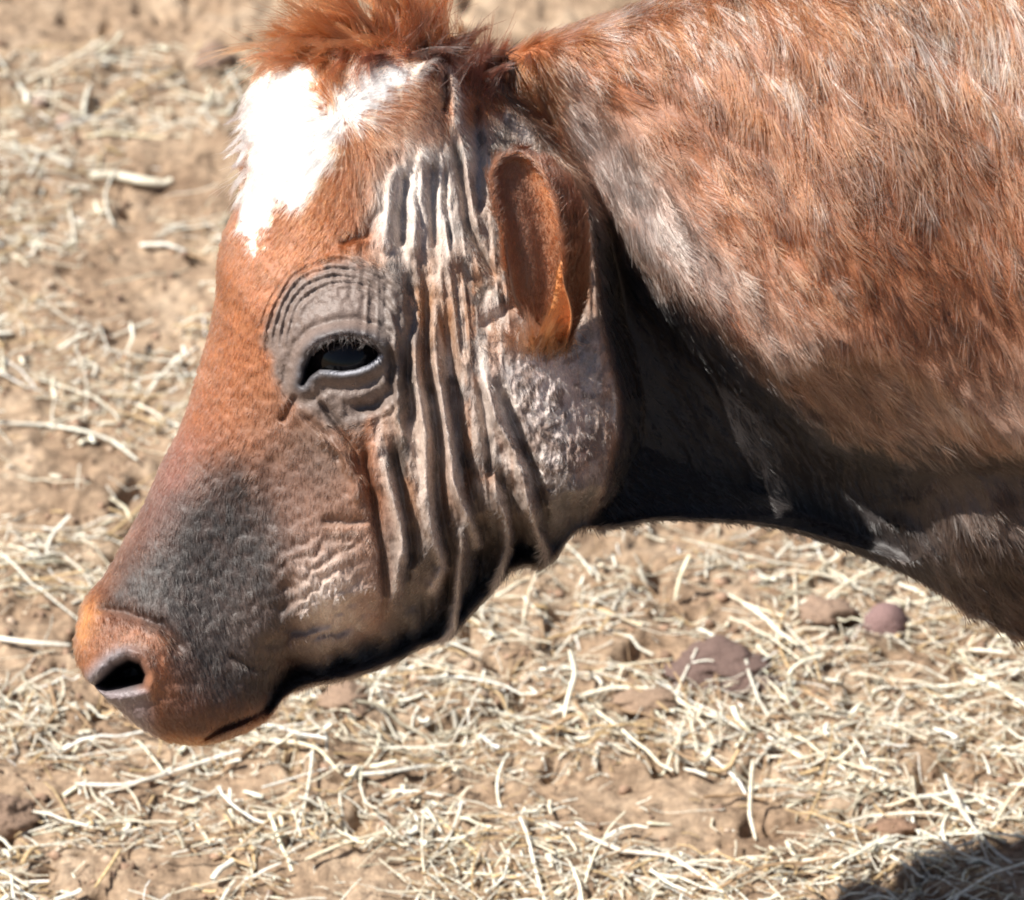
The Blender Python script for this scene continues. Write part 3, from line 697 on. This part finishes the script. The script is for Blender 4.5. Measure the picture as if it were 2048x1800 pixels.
# --- forelock: long hair thrown forward off the poll
UF, VF = U.ravel(), V.ravel(); POLL = np.where((np.tile(st_, NS) >= 0) & (UF > 440) & (UF < 1180) & ((VF < 450) | ((UF > 960) & (VF > 640) & (VF < 740))))[0][::3]
def tuft(name, N, src, direction, length, lift, base_col, spread, jit, radpx=0.6, n=7, droop=0.0):
    out = []; cols_ = []
    u0 = src[0] + rng.normal(0, 1, N) * src[2]; v0 = src[1] + rng.normal(0, 1, N) * src[3]
    kk = POLL[np.array([np.argmin((UF[POLL] - a) ** 2 + (VF[POLL] - b_) ** 2) for a, b_ in zip(u0, v0)])]
    p = P.reshape(-1, 3)[kk]; nn = Nrm.reshape(-1, 3)[kk]
    d = np.array(direction, float)[None] + rng.normal(0, jit, (N, 3)); d /= np.linalg.norm(d, axis=1, keepdims=True)
    fwv = to_world_vec(d)
    G = max(6, N // 34); gi = rng.integers(0, G, N)
    gp, gn, gd = p[:G], nn[:G], fwv[:G]
    near_ = np.argmin(((p[:, None] - gp[None]) ** 2).sum(2) + rng.random((N, G)) * (14 * K) ** 2, axis=1); gi = near_
    gL = (length[0] + (length[1] - length[0]) * rng.random(G)) * rng.uniform(0.75, 1.2, G)
    t = np.linspace(0, 1, n)[None, :, None]
    gb = rng.normal(0, 0.22, (G, 3))
    guide = (gL * K)[:, None, None] * (t * gd[:, None] + gn[:, None] * lift * (t - 0.5 * t ** 2) * 1.6 + gb[:, None] * t ** 2)
    off = (p - gp[gi])[:, None] * (1 - 0.82 * np.minimum(1, 1.5 * t))
    wild = (rng.normal(0, 1, (N, 3)) * (np.where(rng.random(N) < 0.15, 0.30, 0.07) * gL[gi] * K)[:, None])[:, None] * t ** 1.5
    pts = gp[gi][:, None] + off + guide[gi] * rng.uniform(0.7, 1.1, (N, 1, 1)) + wild
    gc = rng.uniform(0.45, 1.5, G)
    c = np.array(base_col)[None] * np.array((0.62, 0.5, 0.46)) * (gc[gi] * (0.75 + 0.5 * rng.random(N)))[:, None]
    r_ = (radpx * K) * np.linspace(1, 0.25, n)[None] * np.ones((N, 1))
    return pts, r_, np.clip(c, 0.003, 0.85)

T = [tuft('f', 1500, (690, 78, 62, 20), (-0.95, 0.0, 0.3), (60, 135), 0.40, (0.40, 0.15, 0.065), 0, 0.25, 0.85),
     tuft('f', 1200, (760, 60, 60, 20), (-0.7, -0.65, 0.2), (70, 140), 0.45, (0.36, 0.14, 0.06), 0, 0.28, 0.85),
     tuft('f', 900, (850, 74, 36, 20), (-0.15, -0.9, 0.2), (60, 120), 0.5, (0.20, 0.075, 0.035), 0, 0.25, 0.85),
     tuft('f', 700, (620, 108, 46, 14), (-0.75, 0.5, 0.3), (50, 100), 0.25, (0.38, 0.14, 0.06), 0, 0.22, 0.85),
     tuft('f', 420, (662, 120, 13, 12), (-0.02, 1, 0.25), (80, 130), 0.22, (0.36, 0.13, 0.05), 0, 0.08, 0.8),
     tuft('f', 900, (790, 105, 60, 16), (-0.25, 0.75, 0.4), (40, 85), 0.35, (0.17, 0.07, 0.045), 0, 0.3, 0.75),
     tuft('f', 600, (868, 108, 30, 14), (0.3, -0.2, 0.4), (40, 80), 0.4, (0.05, 0.025, 0.018), 0, 0.3, 0.75),
     tuft('f', 700, (955, 135, 26, 30), (0.25, -0.5, 0.3), (40, 80), 0.45, (0.11, 0.045, 0.03), 0, 0.3, 0.75)]
T2 = [tuft('f', 500, (1092, 700, 26, 10), (-0.05, -0.9, 0.55), (34, 80), 0.35, (0.42, 0.19, 0.085), 0, 0.2, 0.7),
      tuft('f', 500, (1060, 690, 40, 16), (-0.2, -0.8, 0.5), (26, 56), 0.3, (0.46, 0.30, 0.22), 0, 0.2, 0.6),
      tuft('f', 700, (496, 280, 5, 75), (-0.6, 0.75, 0.2), (22, 48), 0.22, (0.95, 0.95, 0.98), 0, 0.2, 0.6)]
T = T + T2
curves_obj('forelock', np.concatenate([x[0] for x in T]), np.concatenate([x[1] for x in T]), np.concatenate([x[2] for x in T]), M_FUR, calf)

# --- lashes of the near eye
NL = 150; f_ = rng.random(NL); lp = np.array([(636, 698), (662, 680), (700, 673), (740, 679), (766, 697)], float)
lu_ = np.interp(f_ * 4, np.arange(5), lp[:, 0]); lv_ = np.interp(f_ * 4, np.arange(5), lp[:, 1]) + rng.normal(0, 2.0, NL)
kk = np.array([np.argmin((U - a) ** 2 + (V - b_) ** 2 + (st_[None, :] < 0) * 1e9) for a, b_ in zip(lu_, lv_)])
ld = np.stack(((f_ - 0.55) * 0.9, 0.55 + 0 * f_, 0.8 + 0 * f_), -1)
LS = strands(P.reshape(-1, 3)[kk], Nrm.reshape(-1, 3)[kk], to_world_vec(ld), (26 + 16 * rng.random(NL)) * K, 0.75 + 0 * f_, 6, 0.25, 0.12)
curves_obj('eyelashes', LS, np.ones((NL, 1)) * K * np.linspace(0.7, 0.2, 6)[None], np.tile(np.array((0.02, 0.014, 0.012)), (NL, 1)), M_FUR, calf)

# --- short hair of the ears
es = []
for sign in (1, -1):
    o_, i_, A, B, co, cin = EARS[sign]
    for G, Cc, lenr, inn in ((o_, co, (22, 44), False), (i_, cin, (7, 18), True)):
        na, nb = A.shape; N = 7000 if sign > 0 else 1500
        i = rng.integers(0, na - 1, N); j = rng.integers(0, nb - 1, N); f1, f2 = rng.random((2, N, 1))
        p = G[i, j] * (1 - f1) + G[i + 1, j] * f1; p = p + (G[i, j + 1] - G[i, j]) * f2
        ta = G[i + 1, j] - G[i, j]; tb = G[i, j + 1] - G[i, j]
        nn = np.cross(ta, tb); nn /= np.linalg.norm(nn, axis=1, keepdims=True) + 1e-12
        out = o_[i, j] - i_[i, j]; sg = np.sign(np.sum(nn * out, 1, keepdims=True)); nn = nn * sg * (-1 if inn else 1)
        Lh = (lenr[0] + (lenr[1] - lenr[0]) * rng.random(N)) * K
        es.append((strands(p, nn, ta / (np.linalg.norm(ta, axis=1, keepdims=True) + 1e-9), Lh, 0.15 + 0.25 * rng.random(N), 5, 0.2, 0.2), Cc[i, j] * (0.6 + 0.8 * rng.random((N, 1)))))
    N = 1400
    i = rng.integers(int(na * 0.4), na - 1, N); j = np.where(rng.random(N) < 0.5, 0, nb - 1)
    p = o_[i, j]; out = o_[i, j] - o_.mean(axis=(0, 1)); out /= np.linalg.norm(out, axis=1, keepdims=True)
    ta = o_[i, j] - o_[i - 1, j]; ta /= np.linalg.norm(ta, axis=1, keepdims=True) + 1e-9
    es.append((strands(p, out, ta, (10 + 26 * rng.random(N)) * K, 0.2 + 0.6 * rng.random(N), 5, 0.3, 0.35), np.array((0.26, 0.12, 0.07)) * (0.5 + rng.random((N, 1)))))
EP = np.concatenate([e[0] for e in es]); EC = np.clip(np.concatenate([e[1] for e in es]) * np.array((0.62, 0.5, 0.46)), 0.003, 0.85)
curves_obj('ear_hair', EP, np.ones((len(EP), 5)) * K * np.array((0.5, 0.5, 0.45, 0.35, 0.15)), EC, M_FUR, calf)

# ------------------------------------------------------------------ ground
def ground_h(x, y):
    h = 0.016 * (fbm(x / 0.16, y / 0.16, 201, 3) - 0.5) + 0.011 * (fbm(x / 0.04, y / 0.04, 211, 3) - 0.5)
    cl = fbm(x / 0.016, y / 0.016, 221, 3); patch = sstep(0.45, 0.6, fbm(x / 0.12, y / 0.12, 231, 2))
    h = h + 0.0085 * (cl - 0.5) * (0.55 + patch) + 0.0045 * (fbm(x / 0.0075, y / 0.0075, 241, 2) - 0.5)
    pit = sstep(0.70, 0.80, fbm(x / 0.035, y / 0.035, 251, 2)); h = h - 0.012 * pit
    return h
def axis(lo, hi, fine, far):
    a = list(np.arange(lo, hi, fine)); s = fine; x = lo
    left = []
    while x > -far: s *= 1.25; x -= s; left.append(x)
    s = fine; x = a[-1]; right = []
    while x < far: s *= 1.25; x += s; right.append(x)
    return np.array(left[::-1] + a + right)
gx = axis(-0.62, 0.62, 0.0022, 120); gy = axis(-0.25, 1.45, 0.0030, 120)
X, Y = np.meshgrid(gx, gy, indexing='ij')
Z = ground_h(X, Y)
n2 = len(gy); i, j = np.meshgrid(np.arange(len(gx) - 1), np.arange(n2 - 1), indexing='ij')
fs = np.stack((i * n2 + j, (i + 1) * n2 + j, (i + 1) * n2 + j + 1, i * n2 + j + 1), -1).reshape(-1, 4)
m, t, b = new_mat('dry_dirt'); b.inputs['Roughness'].default_value = 0.95; b.inputs['Specular IOR Level'].default_value = 0.15
tc = t.nodes.new('ShaderNodeTexCoord')
def tex(scale, detail=6, rough=0.6):
    n = t.nodes.new('ShaderNodeTexNoise'); n.inputs['Scale'].default_value = scale; n.inputs['Detail'].default_value = detail; n.inputs['Roughness'].default_value = rough
    t.links.new(tc.outputs['Object'], n.inputs['Vector']); return n
n1 = tex(14); n2_ = tex(120, 8, 0.7); n3 = tex(420, 4)
r1 = t.nodes.new('ShaderNodeValToRGB')
e = r1.color_ramp.elements; e[0].position = 0.30; e[0].color = (0.20, 0.136, 0.092, 1); e[1].position = 0.70; e[1].color = (0.46, 0.362, 0.27, 1)
x_ = e.new(0.5); x_.color = (0.345, 0.254, 0.178, 1)
r2 = t.nodes.new('ShaderNodeValToRGB'); e = r2.color_ramp.elements; e[0].position = 0.32; e[0].color = (0.45, 0.42, 0.40, 1); e[1].position = 0.72; e[1].color = (1.45, 1.42, 1.35, 1)
mx = t.nodes.new('ShaderNodeMix'); mx.data_type = 'RGBA'; mx.blend_type = 'MULTIPLY'; mx.inputs[0].default_value = 0.9
t.links.new(n1.outputs['Fac'], r1.inputs[0]); t.links.new(n2_.outputs['Fac'], r2.inputs[0]); t.links.new(r1.outputs[0], mx.inputs[6]); t.links.new(r2.outputs[0], mx.inputs[7])
t.links.new(mx.outputs[2], b.inputs['Base Color'])
bp = t.nodes.new('ShaderNodeBump'); bp.inputs['Strength'].default_value = 0.7; bp.inputs['Distance'].default_value = 0.003
t.links.new(n3.outputs['Fac'], bp.inputs['Height']); t.links.new(bp.outputs[0], b.inputs['Normal'])
M_DIRT = m
g = mesh_obj('ground', np.stack((X, Y, Z), -1).reshape(-1, 3), fs, M_DIRT)
tag(g, 'dry brown dirt ground strewn with straw', 'ground', kind='structure')

# ------------------------------------------------------------------ straw
def straw_mat(name, rough=0.55):
    m, t, b = new_mat(name)
    a = t.nodes.new('ShaderNodeAttribute'); a.attribute_name = 'pigment'
    n = t.nodes.new('ShaderNodeTexNoise'); n.inputs['Scale'].default_value = 350; n.inputs['Detail'].default_value = 3
    tc = t.nodes.new('ShaderNodeTexCoord'); t.links.new(tc.outputs['Object'], n.inputs['Vector'])
    cr = t.nodes.new('ShaderNodeValToRGB'); cr.color_ramp.elements[0].color = (0.72, 0.68, 0.62, 1); cr.color_ramp.elements[1].color = (1.1, 1.1, 1.1, 1)
    cr.color_ramp.elements[0].position = 0.3; cr.color_ramp.elements[1].position = 0.65
    mx = t.nodes.new('ShaderNodeMix'); mx.data_type = 'RGBA'; mx.blend_type = 'MULTIPLY'; mx.inputs[0].default_value = 1
    t.links.new(n.outputs['Fac'], cr.inputs[0]); t.links.new(a.outputs['Color'], mx.inputs[6]); t.links.new(cr.outputs[0], mx.inputs[7])
    t.links.new(mx.outputs[2], b.inputs['Base Color'])
    b.inputs['Roughness'].default_value = rough; b.inputs['Specular IOR Level'].default_value = 0.4
    return m
M_STRAW = straw_mat('dry_straw')
STRAW_COLS = np.array([(0.88, 0.85, 0.73), (0.85, 0.78, 0.62), (0.80, 0.77, 0.67), (0.55, 0.40, 0.22), (0.40, 0.27, 0.16), (0.74, 0.68, 0.54), (0.48, 0.44, 0.34)])

def stalk_geo(C, rad, flat=0.55):
    """C n x 3 centreline -> verts, faces of a flattened five sided stem"""
    n = len(C); T_ = np.gradient(C, axis=0); T_ /= np.linalg.norm(T_, axis=1, keepdims=True) + 1e-9
    s = np.cross(T_, np.array((0, 0, 1.0))); s /= np.linalg.norm(s, axis=1, keepdims=True) + 1e-9
    u_ = np.cross(s, T_)
    an = np.linspace(0, 2 * math.pi, 5, endpoint=False) + 0.3
    Vv = C[:, None] + np.cos(an)[None, :, None] * s[:, None] * rad[:, None, None] + np.sin(an)[None, :, None] * u_[:, None] * rad[:, None, None] * flat
    i, j = np.meshgrid(np.arange(n - 1), np.arange(5), indexing='ij')
    f = np.stack((i * 5 + j, i * 5 + (j + 1) % 5, (i + 1) * 5 + (j + 1) % 5, (i + 1) * 5 + j), -1).reshape(-1, 4)
    return Vv.reshape(-1, 3), f

def scatter(N, lens, widths, zmax, dens_fn, box=(-0.62, 0.62, -0.25, 1.4), nseg=6, wts=None, bendy=0.5):
    vs, fs_, cs = [], [], []; base = 0
    n = 0
    while n < N:
        x = rng.uniform(box[0], box[1]); y = rng.uniform(box[2], box[3])
        if rng.random() > dens_fn(x, y): continue
        n += 1
        L = lens[0] * (lens[1] / lens[0]) ** rng.random(); a = rng.normal(0, 0.8) + (math.pi if rng.random() < 0.5 else 0) if rng.random() < 0.55 else rng.uniform(0, 2 * math.pi)
        t = np.linspace(-0.5, 0.5, nseg)
        kap = rng.normal(0, bendy); ang = a + kap * t + (rng.normal(0, 0.5) * (t > rng.uniform(-0.3, 0.3)) if rng.random() < 0.3 else 0)
        dx = np.cumsum(np.cos(ang)) * L / nseg; dy = np.cumsum(np.sin(ang)) * L / nseg
        cx_, cy_ = x + dx - dx.mean(), y + dy - dy.mean()
        z = ground_h(cx_, cy_)
        z = 0.5 * z + 0.5 * np.linspace(z[0], z[-1], nseg) + 0.002 + rng.random() ** 2 * zmax
        tilt = rng.normal(0, 0.12) * L; z = np.maximum(z + tilt * t + rng.uniform(0, 0.10) * L * (0.25 - t ** 2), ground_h(cx_, cy_) + 0.0004)
        wd = widths[0] + (widths[1] - widths[0]) * rng.random() ** 2
        r = wd * np.interp(t, [-0.5, 0.5], [1, rng.uniform(0.4, 1)]) * 0.5
        v_, f_ = stalk_geo(np.stack((cx_, cy_, z), -1), r, rng.uniform(0.25, 0.8))
        c = STRAW_COLS[rng.choice(len(STRAW_COLS), p=wts)] * rng.uniform(0.75, 1.12)
        vs.append(v_); fs_.append(f_ + base); cs.append(np.tile(c, (len(v_), 1))); base += len(v_)
    return np.concatenate(vs), np.concatenate(fs_), np.clip(np.concatenate(cs), 0, 0.85)

def dens_straw(x, y):
    p = float(fbm(np.array([x / 0.13]), np.array([y / 0.10]), 301, 3)[0])
    front = np.interp(y, [-0.2, 0.35, 0.7, 1.4], [1.0, 0.9, 0.5, 0.35])
    return float(np.clip((p - 0.40) * 6.0, 0.04, 1)) * front
wts = np.array([0.24, 0.2, 0.14, 0.14, 0.1, 0.1, 0.08]); wts /= wts.sum()
a1 = scatter(5600, (0.018, 0.115), (0.0008, 0.0032), 0.010, dens_straw, wts=wts, nseg=8, bendy=0.55)
a2 = scatter(24000, (0.004, 0.022), (0.0006, 0.0022), 0.004, dens_straw, wts=wts, nseg=4)
a3 = scatter(2600, (0.008, 0.034), (0.0022, 0.0058), 0.006, dens_straw, wts=wts, nseg=5, bendy=0.4)
def crumbs(N):
    x = rng.uniform(-0.62, 0.62, N); y = rng.uniform(-0.25, 1.4, N)
    keep = rng.random(N) < 0.15 + 1.2 * sstep(0.45, 0.65, fbm(x / 0.09, y / 0.09, 331, 3)); x, y = x[keep], y[keep]; n = len(x)
    r = 0.0009 * (5.5 ** (rng.random(n) ** 2.2)); z = ground_h(x, y) + r * 0.35
    an = np.linspace(0, 2 * math.pi, 6, endpoint=False); d = [(0, 0, 1)] + [(math.cos(a) * 0.9, math.sin(a) * 0.9, 0.35) for a in an] + [(math.cos(a + 0.5), math.sin(a + 0.5), -0.35) for a in an] + [(0, 0, -0.9)]
    d = np.array(d); v_ = np.stack((x, y, z), -1)[:, None] + d[None] * r[:, None, None] * rng.uniform(0.6, 1.3, (n, 14, 1)) * rng.uniform(0.6, 1.3, (n, 1, 3))
    f = [(0, 1 + k, 1 + (k + 1) % 6) for k in range(6)] + [(1 + k, 7 + k, 1 + (k + 1) % 6) for k in range(6)] + [(1 + (k + 1) % 6, 7 + k, 7 + (k + 1) % 6) for k in range(6)] + [(7 + k, 13, 7 + (k + 1) % 6) for k in range(6)]
    f = np.array(f)[None] + (np.arange(n) * 14)[:, None, None]
    c = np.array((0.30, 0.20, 0.14)) * rng.uniform(0.55, 1.35, (n, 1)); c = np.where(rng.random((n, 1)) < 0.12, np.array((0.48, 0.37, 0.28)), c)
    return v_.reshape(-1, 3), f.reshape(-1, 3), np.repeat(c, 14, 0)
cr_ = crumbs(16000)
tag(mesh_obj('dirt_crumbs', cr_[0], cr_[1], straw_mat('loose_earth', 0.95), colors=cr_[2]), 'small crumbs of dry brown earth and grit lying on the dirt', 'dirt crumbs', kind='stuff')
off1 = len(a1[0]); off3 = off1 + len(a2[0])
lit = mesh_obj('straw_litter', np.concatenate((a1[0], a2[0], a3[0])), np.concatenate((a1[1], a2[1] + off1, a3[1] + off3)), M_STRAW, colors=np.concatenate((a1[2], a2[2], a3[2])))
tag(lit, 'loose mat of short pale straw and chaff scattered over the dirt', 'straw litter', kind='stuff')

# stalks that stand out, each its own
def stalk(px, wpx, label, col=(0.76, 0.69, 0.52), lift=None, group='straw stalks lying on the dirt'):
    g_ = []
    for k_, (x, y) in enumerate(px):
        z = 0.006 if lift is None else lift[k_]
        q = ground_pt(x, y, z); h = float(ground_h(np.array([q[0]]), np.array([q[1]]))[0]); g_.append(ground_pt(x, y, z + h))
    g_ = np.array(g_); t_ = np.linspace(0, len(g_) - 1, max(8, 5 * len(g_))); C = 0.45 * smooth_keys(t_, g_) + 0.55 * np.stack([np.interp(t_, np.arange(len(g_)), g_[:, a]) for a in range(3)], -1)
    hh = ground_h(C[:, 0], C[:, 1]); C[:, 2] = np.maximum(C[:, 2], hh + 0.0012)
    r = np.interp(np.linspace(0, 1, len(C)), [0, 0.1, 0.8, 1], [0.75, 1, 0.9, 0.5]) * wpx * 0.5 * K * 1.05
    v_, f_ = stalk_geo(C, r, 0.6)
    o = mesh_obj('straw_stalk', v_, f_, M_STRAW, colors=np.tile(np.array(col), (len(v_), 1)))
    return tag(o, label, 'straw', group)
stalk([(1150, 1395), (1230, 1375), (1310, 1380), (1370, 1408), (1450, 1445)], 17, 'thick cream straw stalk bent along the front edge of the dark clod', (0.80, 0.74, 0.60))
stalk([(1170, 1350), (1250, 1330), (1345, 1318)], 9, 'thin pale straw ending on the left shoulder of the dark clod')
stalk([(1485, 1205), (1530, 1235), (1560, 1265), (1598, 1290)], 16, 'broad pale straw pointing down right behind the dark clod', (0.8, 0.75, 0.62))
stalk([(1506, 1520), (1502, 1580), (1500, 1630), (1512, 1680)], 11, 'upright short straw with a dark shadow on its right side', (0.8, 0.74, 0.6), [0.045, 0.03, 0.016, 0.002])
stalk([(1490, 1520), (1530, 1514), (1566, 1512)], 10, 'short white straw lying across the top of the upright straw', (0.82, 0.78, 0.68))
stalk([(1560, 1465), (1610, 1480), (1650, 1512), (1740, 1540)], 9, 'curved straw stalk right of centre below the dark clod')
stalk([(1650, 1660), (1740, 1632), (1850, 1625), (1930, 1640), (1985, 1655)], 10, 'long wavy straw leading into the dark shadow corner', (0.8, 0.75, 0.64))
stalk([(1985, 1655), (2015, 1605), (2060, 1545)], 9, 'slanting straw rising beside the dark shadow corner')
stalk([(1930, 1338), (1990, 1372), (2060, 1415)], 14, 'bright straw sloping to the right edge under the neck', (0.82, 0.78, 0.66))
stalk([(1915, 1300), (1960, 1300), (2020, 1306)], 14, 'short flat straw on the dirt under the calf chest', (0.80, 0.76, 0.64))
stalk([(1160, 1665), (1240, 1700), (1340, 1712), (1400, 1750), (1470, 1800)], 13, 'pale straw running down to the bottom edge, left of the upright straw', (0.78, 0.70, 0.6))
stalk([(1560, 1725), (1680, 1715), (1760, 1728), (1850, 1755)], 12, 'double straw lying flat left of the shadow corner', (0.74, 0.7, 0.58))
stalk([(150, 1568), (240, 1570), (310, 1555), (400, 1525), (480, 1500)], 13, 'long white straw slanting up under the muzzle', (0.82, 0.78, 0.70))
stalk([(500, 1480), (600, 1486), (640, 1500), (680, 1545)], 11, 'hooked pale straw just right of the chin')
stalk([(690, 1550), (770, 1545), (860, 1530)], 14, 'light grey straw below the jaw, right of the hooked straw', (0.70, 0.69, 0.62))
stalk([(240, 1700), (215, 1740), (190, 1775)], 9, 'golden straw leaning left near the bottom left', (0.66, 0.5, 0.27))
stalk([(470, 1760), (450, 1790), (430, 1830)], 10, 'short pale straw at the bottom edge under the dark hollow', (0.78, 0.72, 0.6))
stalk([(520, 1655), (480, 1690), (445, 1725)], 8, 'thin tan straw crossing the litter left of bottom centre', (0.66, 0.5, 0.34))
stalk([(610, 1720), (680, 1690), (780, 1660)], 11, 'cream straw slanting up right near the bottom centre')
stalk([(880, 1640), (920, 1675), (970, 1725)], 9, 'yellow straw slanting down right at bottom centre', (0.7, 0.58, 0.34))
stalk([(-20, 845), (90, 850), (170, 862), (225, 882), (275, 920)], 13, 'long curved pale straw arching in from the left edge', (0.76, 0.74, 0.64))
stalk([(255, 800), (300, 820), (340, 845)], 10, 'short pale straw beside the nose bridge', (0.78, 0.7, 0.58))
stalk([(262, 645), (266, 675), (252, 705)], 11, 'small bent white straw left of the eye', (0.82, 0.78, 0.66), [0.02, 0.012, 0.003])
stalk([(170, 272), (240, 268), (330, 275)], 12, 'pale yellow straw lying level near the upper left', (0.74, 0.66, 0.46))
stalk([(280, 490), (330, 488), (372, 503)], 16, 'small bright flake of straw left of the forehead', (0.84, 0.82, 0.74))
stalk([(180, 352), (230, 350), (290, 362), (345, 368)], 40, 'broad pale husk lying left of the white blaze', (0.72, 0.67, 0.54))
stalk([(-10, 1275), (60, 1285), (140, 1290)], 18, 'thick pale straw at the left edge beside the nose', (0.8, 0.76, 0.66))
stalk([(220, 995), (250, 1015), (262, 1040)], 11, 'straight cream straw beside the middle of the nose')
stalk([(170, 1068), (220, 1062), (270, 1050)], 11, 'dark tan twig touching the line of the nose', (0.22, 0.14, 0.08))
stalk([(-10, 1775), (50, 1765), (100, 1762)], 12, 'white straw at the bottom left corner', (0.8, 0.76, 0.68))
stalk([(1380, 1110), (1362, 1150), (1350, 1200)], 12, 'pale leaning straw on the dirt below the throat', (0.8, 0.74, 0.56), [0.03, 0.015, 0.003])
stalk([(1140, 1300), (1150, 1345), (1135, 1400), (1128, 1440)], 13, 'pale upright straw left of the dark clod', (0.8, 0.77, 0.64), [0.03, 0.02, 0.01, 0.003])

# ------------------------------------------------------------------ clods and stones
def clod(px, py, rx, ry, rz, label, col, name='dirt_clod', cat='clod', seed=1, rough=0.35, sink=0.35):
    c = ground_pt(px, py); c[2] = float(ground_h(c[0:1], c[1:2])[0])
    n1, n2 = 40, 64
    ph = np.linspace(0, math.pi, n1); an = np.linspace(0, 2 * math.pi, n2, endpoint=False)
    d = np.stack((np.sin(ph)[:, None] * np.cos(an), np.sin(ph)[:, None] * np.sin(an), np.cos(ph)[:, None] * np.ones(n2)), -1)
    per = np.cos(an)[None] * np.sin(ph)[:, None]; per2 = np.sin(an)[None] * np.sin(ph)[:, None]
    r = 1 + rough * (fbm(per * 1.6 + 5 * seed, per2 * 1.6 + d[..., 2] * 1.3, 400 + seed, 3) - 0.5) * 2 + rough * 0.35 * (fbm(per * 7 + 9, per2 * 7 + d[..., 2] * 6, 450 + seed, 3) - 0.5)
    Pc = d * r[..., None] * np.array((rx, ry, rz)) + c + np.array((0, 0, rz * (1 - 2 * sink)))
    i, j = np.meshgrid(np.arange(n1 - 1), np.arange(n2), indexing='ij')
    f = np.stack((i * n2 + j, (i + 1) * n2 + j, (i + 1) * n2 + (j + 1) % n2, i * n2 + (j + 1) % n2), -1).reshape(-1, 4)
    o = mesh_obj(name, Pc.reshape(-1, 3), f, skin_mat('clod_earth', 0.95, 0.15, 0.8, 500, 0.002), colors=np.tile(np.array(col), (n1 * n2, 1)))
    return tag(o, label, cat)
clod(1440, 1345, 0.040, 0.030, 0.015, 'large dark purplish brown clod among straw below the throat', (0.165, 0.112, 0.096), seed=1, rough=0.38, sink=0.38)
clod(1772, 1252, 0.0165, 0.0165, 0.0165, 'round mauve brown ball of dung near the calf chest', (0.24, 0.155, 0.145), 'dung_ball', 'dung', 2, 0.07, 0.05)
clod(1650, 1240, 0.020, 0.016, 0.010, 'flat brown clod left of the round ball', (0.29, 0.205, 0.15), seed=3)
clod(690, 1420, 0.020, 0.018, 0.010, 'brown clod under the jaw beside the chin', (0.30, 0.21, 0.15), seed=4)
clod(1290, 1410, 0.022, 0.014, 0.008, 'low tan clod in front of the thick bent straw', (0.30, 0.212, 0.15), seed=5)
clod(1790, 1655, 0.016, 0.010, 0.007, 'small red brown clod under the wavy straw', (0.25, 0.16, 0.11), seed=6)
clod(430, 130, 0.018, 0.018, 0.012, 'rounded brown clod left of the forelock', (0.26, 0.18, 0.135), seed=7)
clod(10, 1640, 0.024, 0.020, 0.014, 'brown clod cut by the left edge near the bottom', (0.26, 0.18, 0.13), seed=8)
clod(80, 205, 0.007, 0.007, 0.006, 'small pale pebble at the upper left', (0.5, 0.38, 0.31), 'pebble', 'pebble', 9, 0.2, 0.3)
clod(128, 233, 0.007, 0.006, 0.005, 'pale pink pebble right of another at the upper left', (0.52, 0.38, 0.32), 'pebble', 'pebble', 10, 0.2, 0.3)
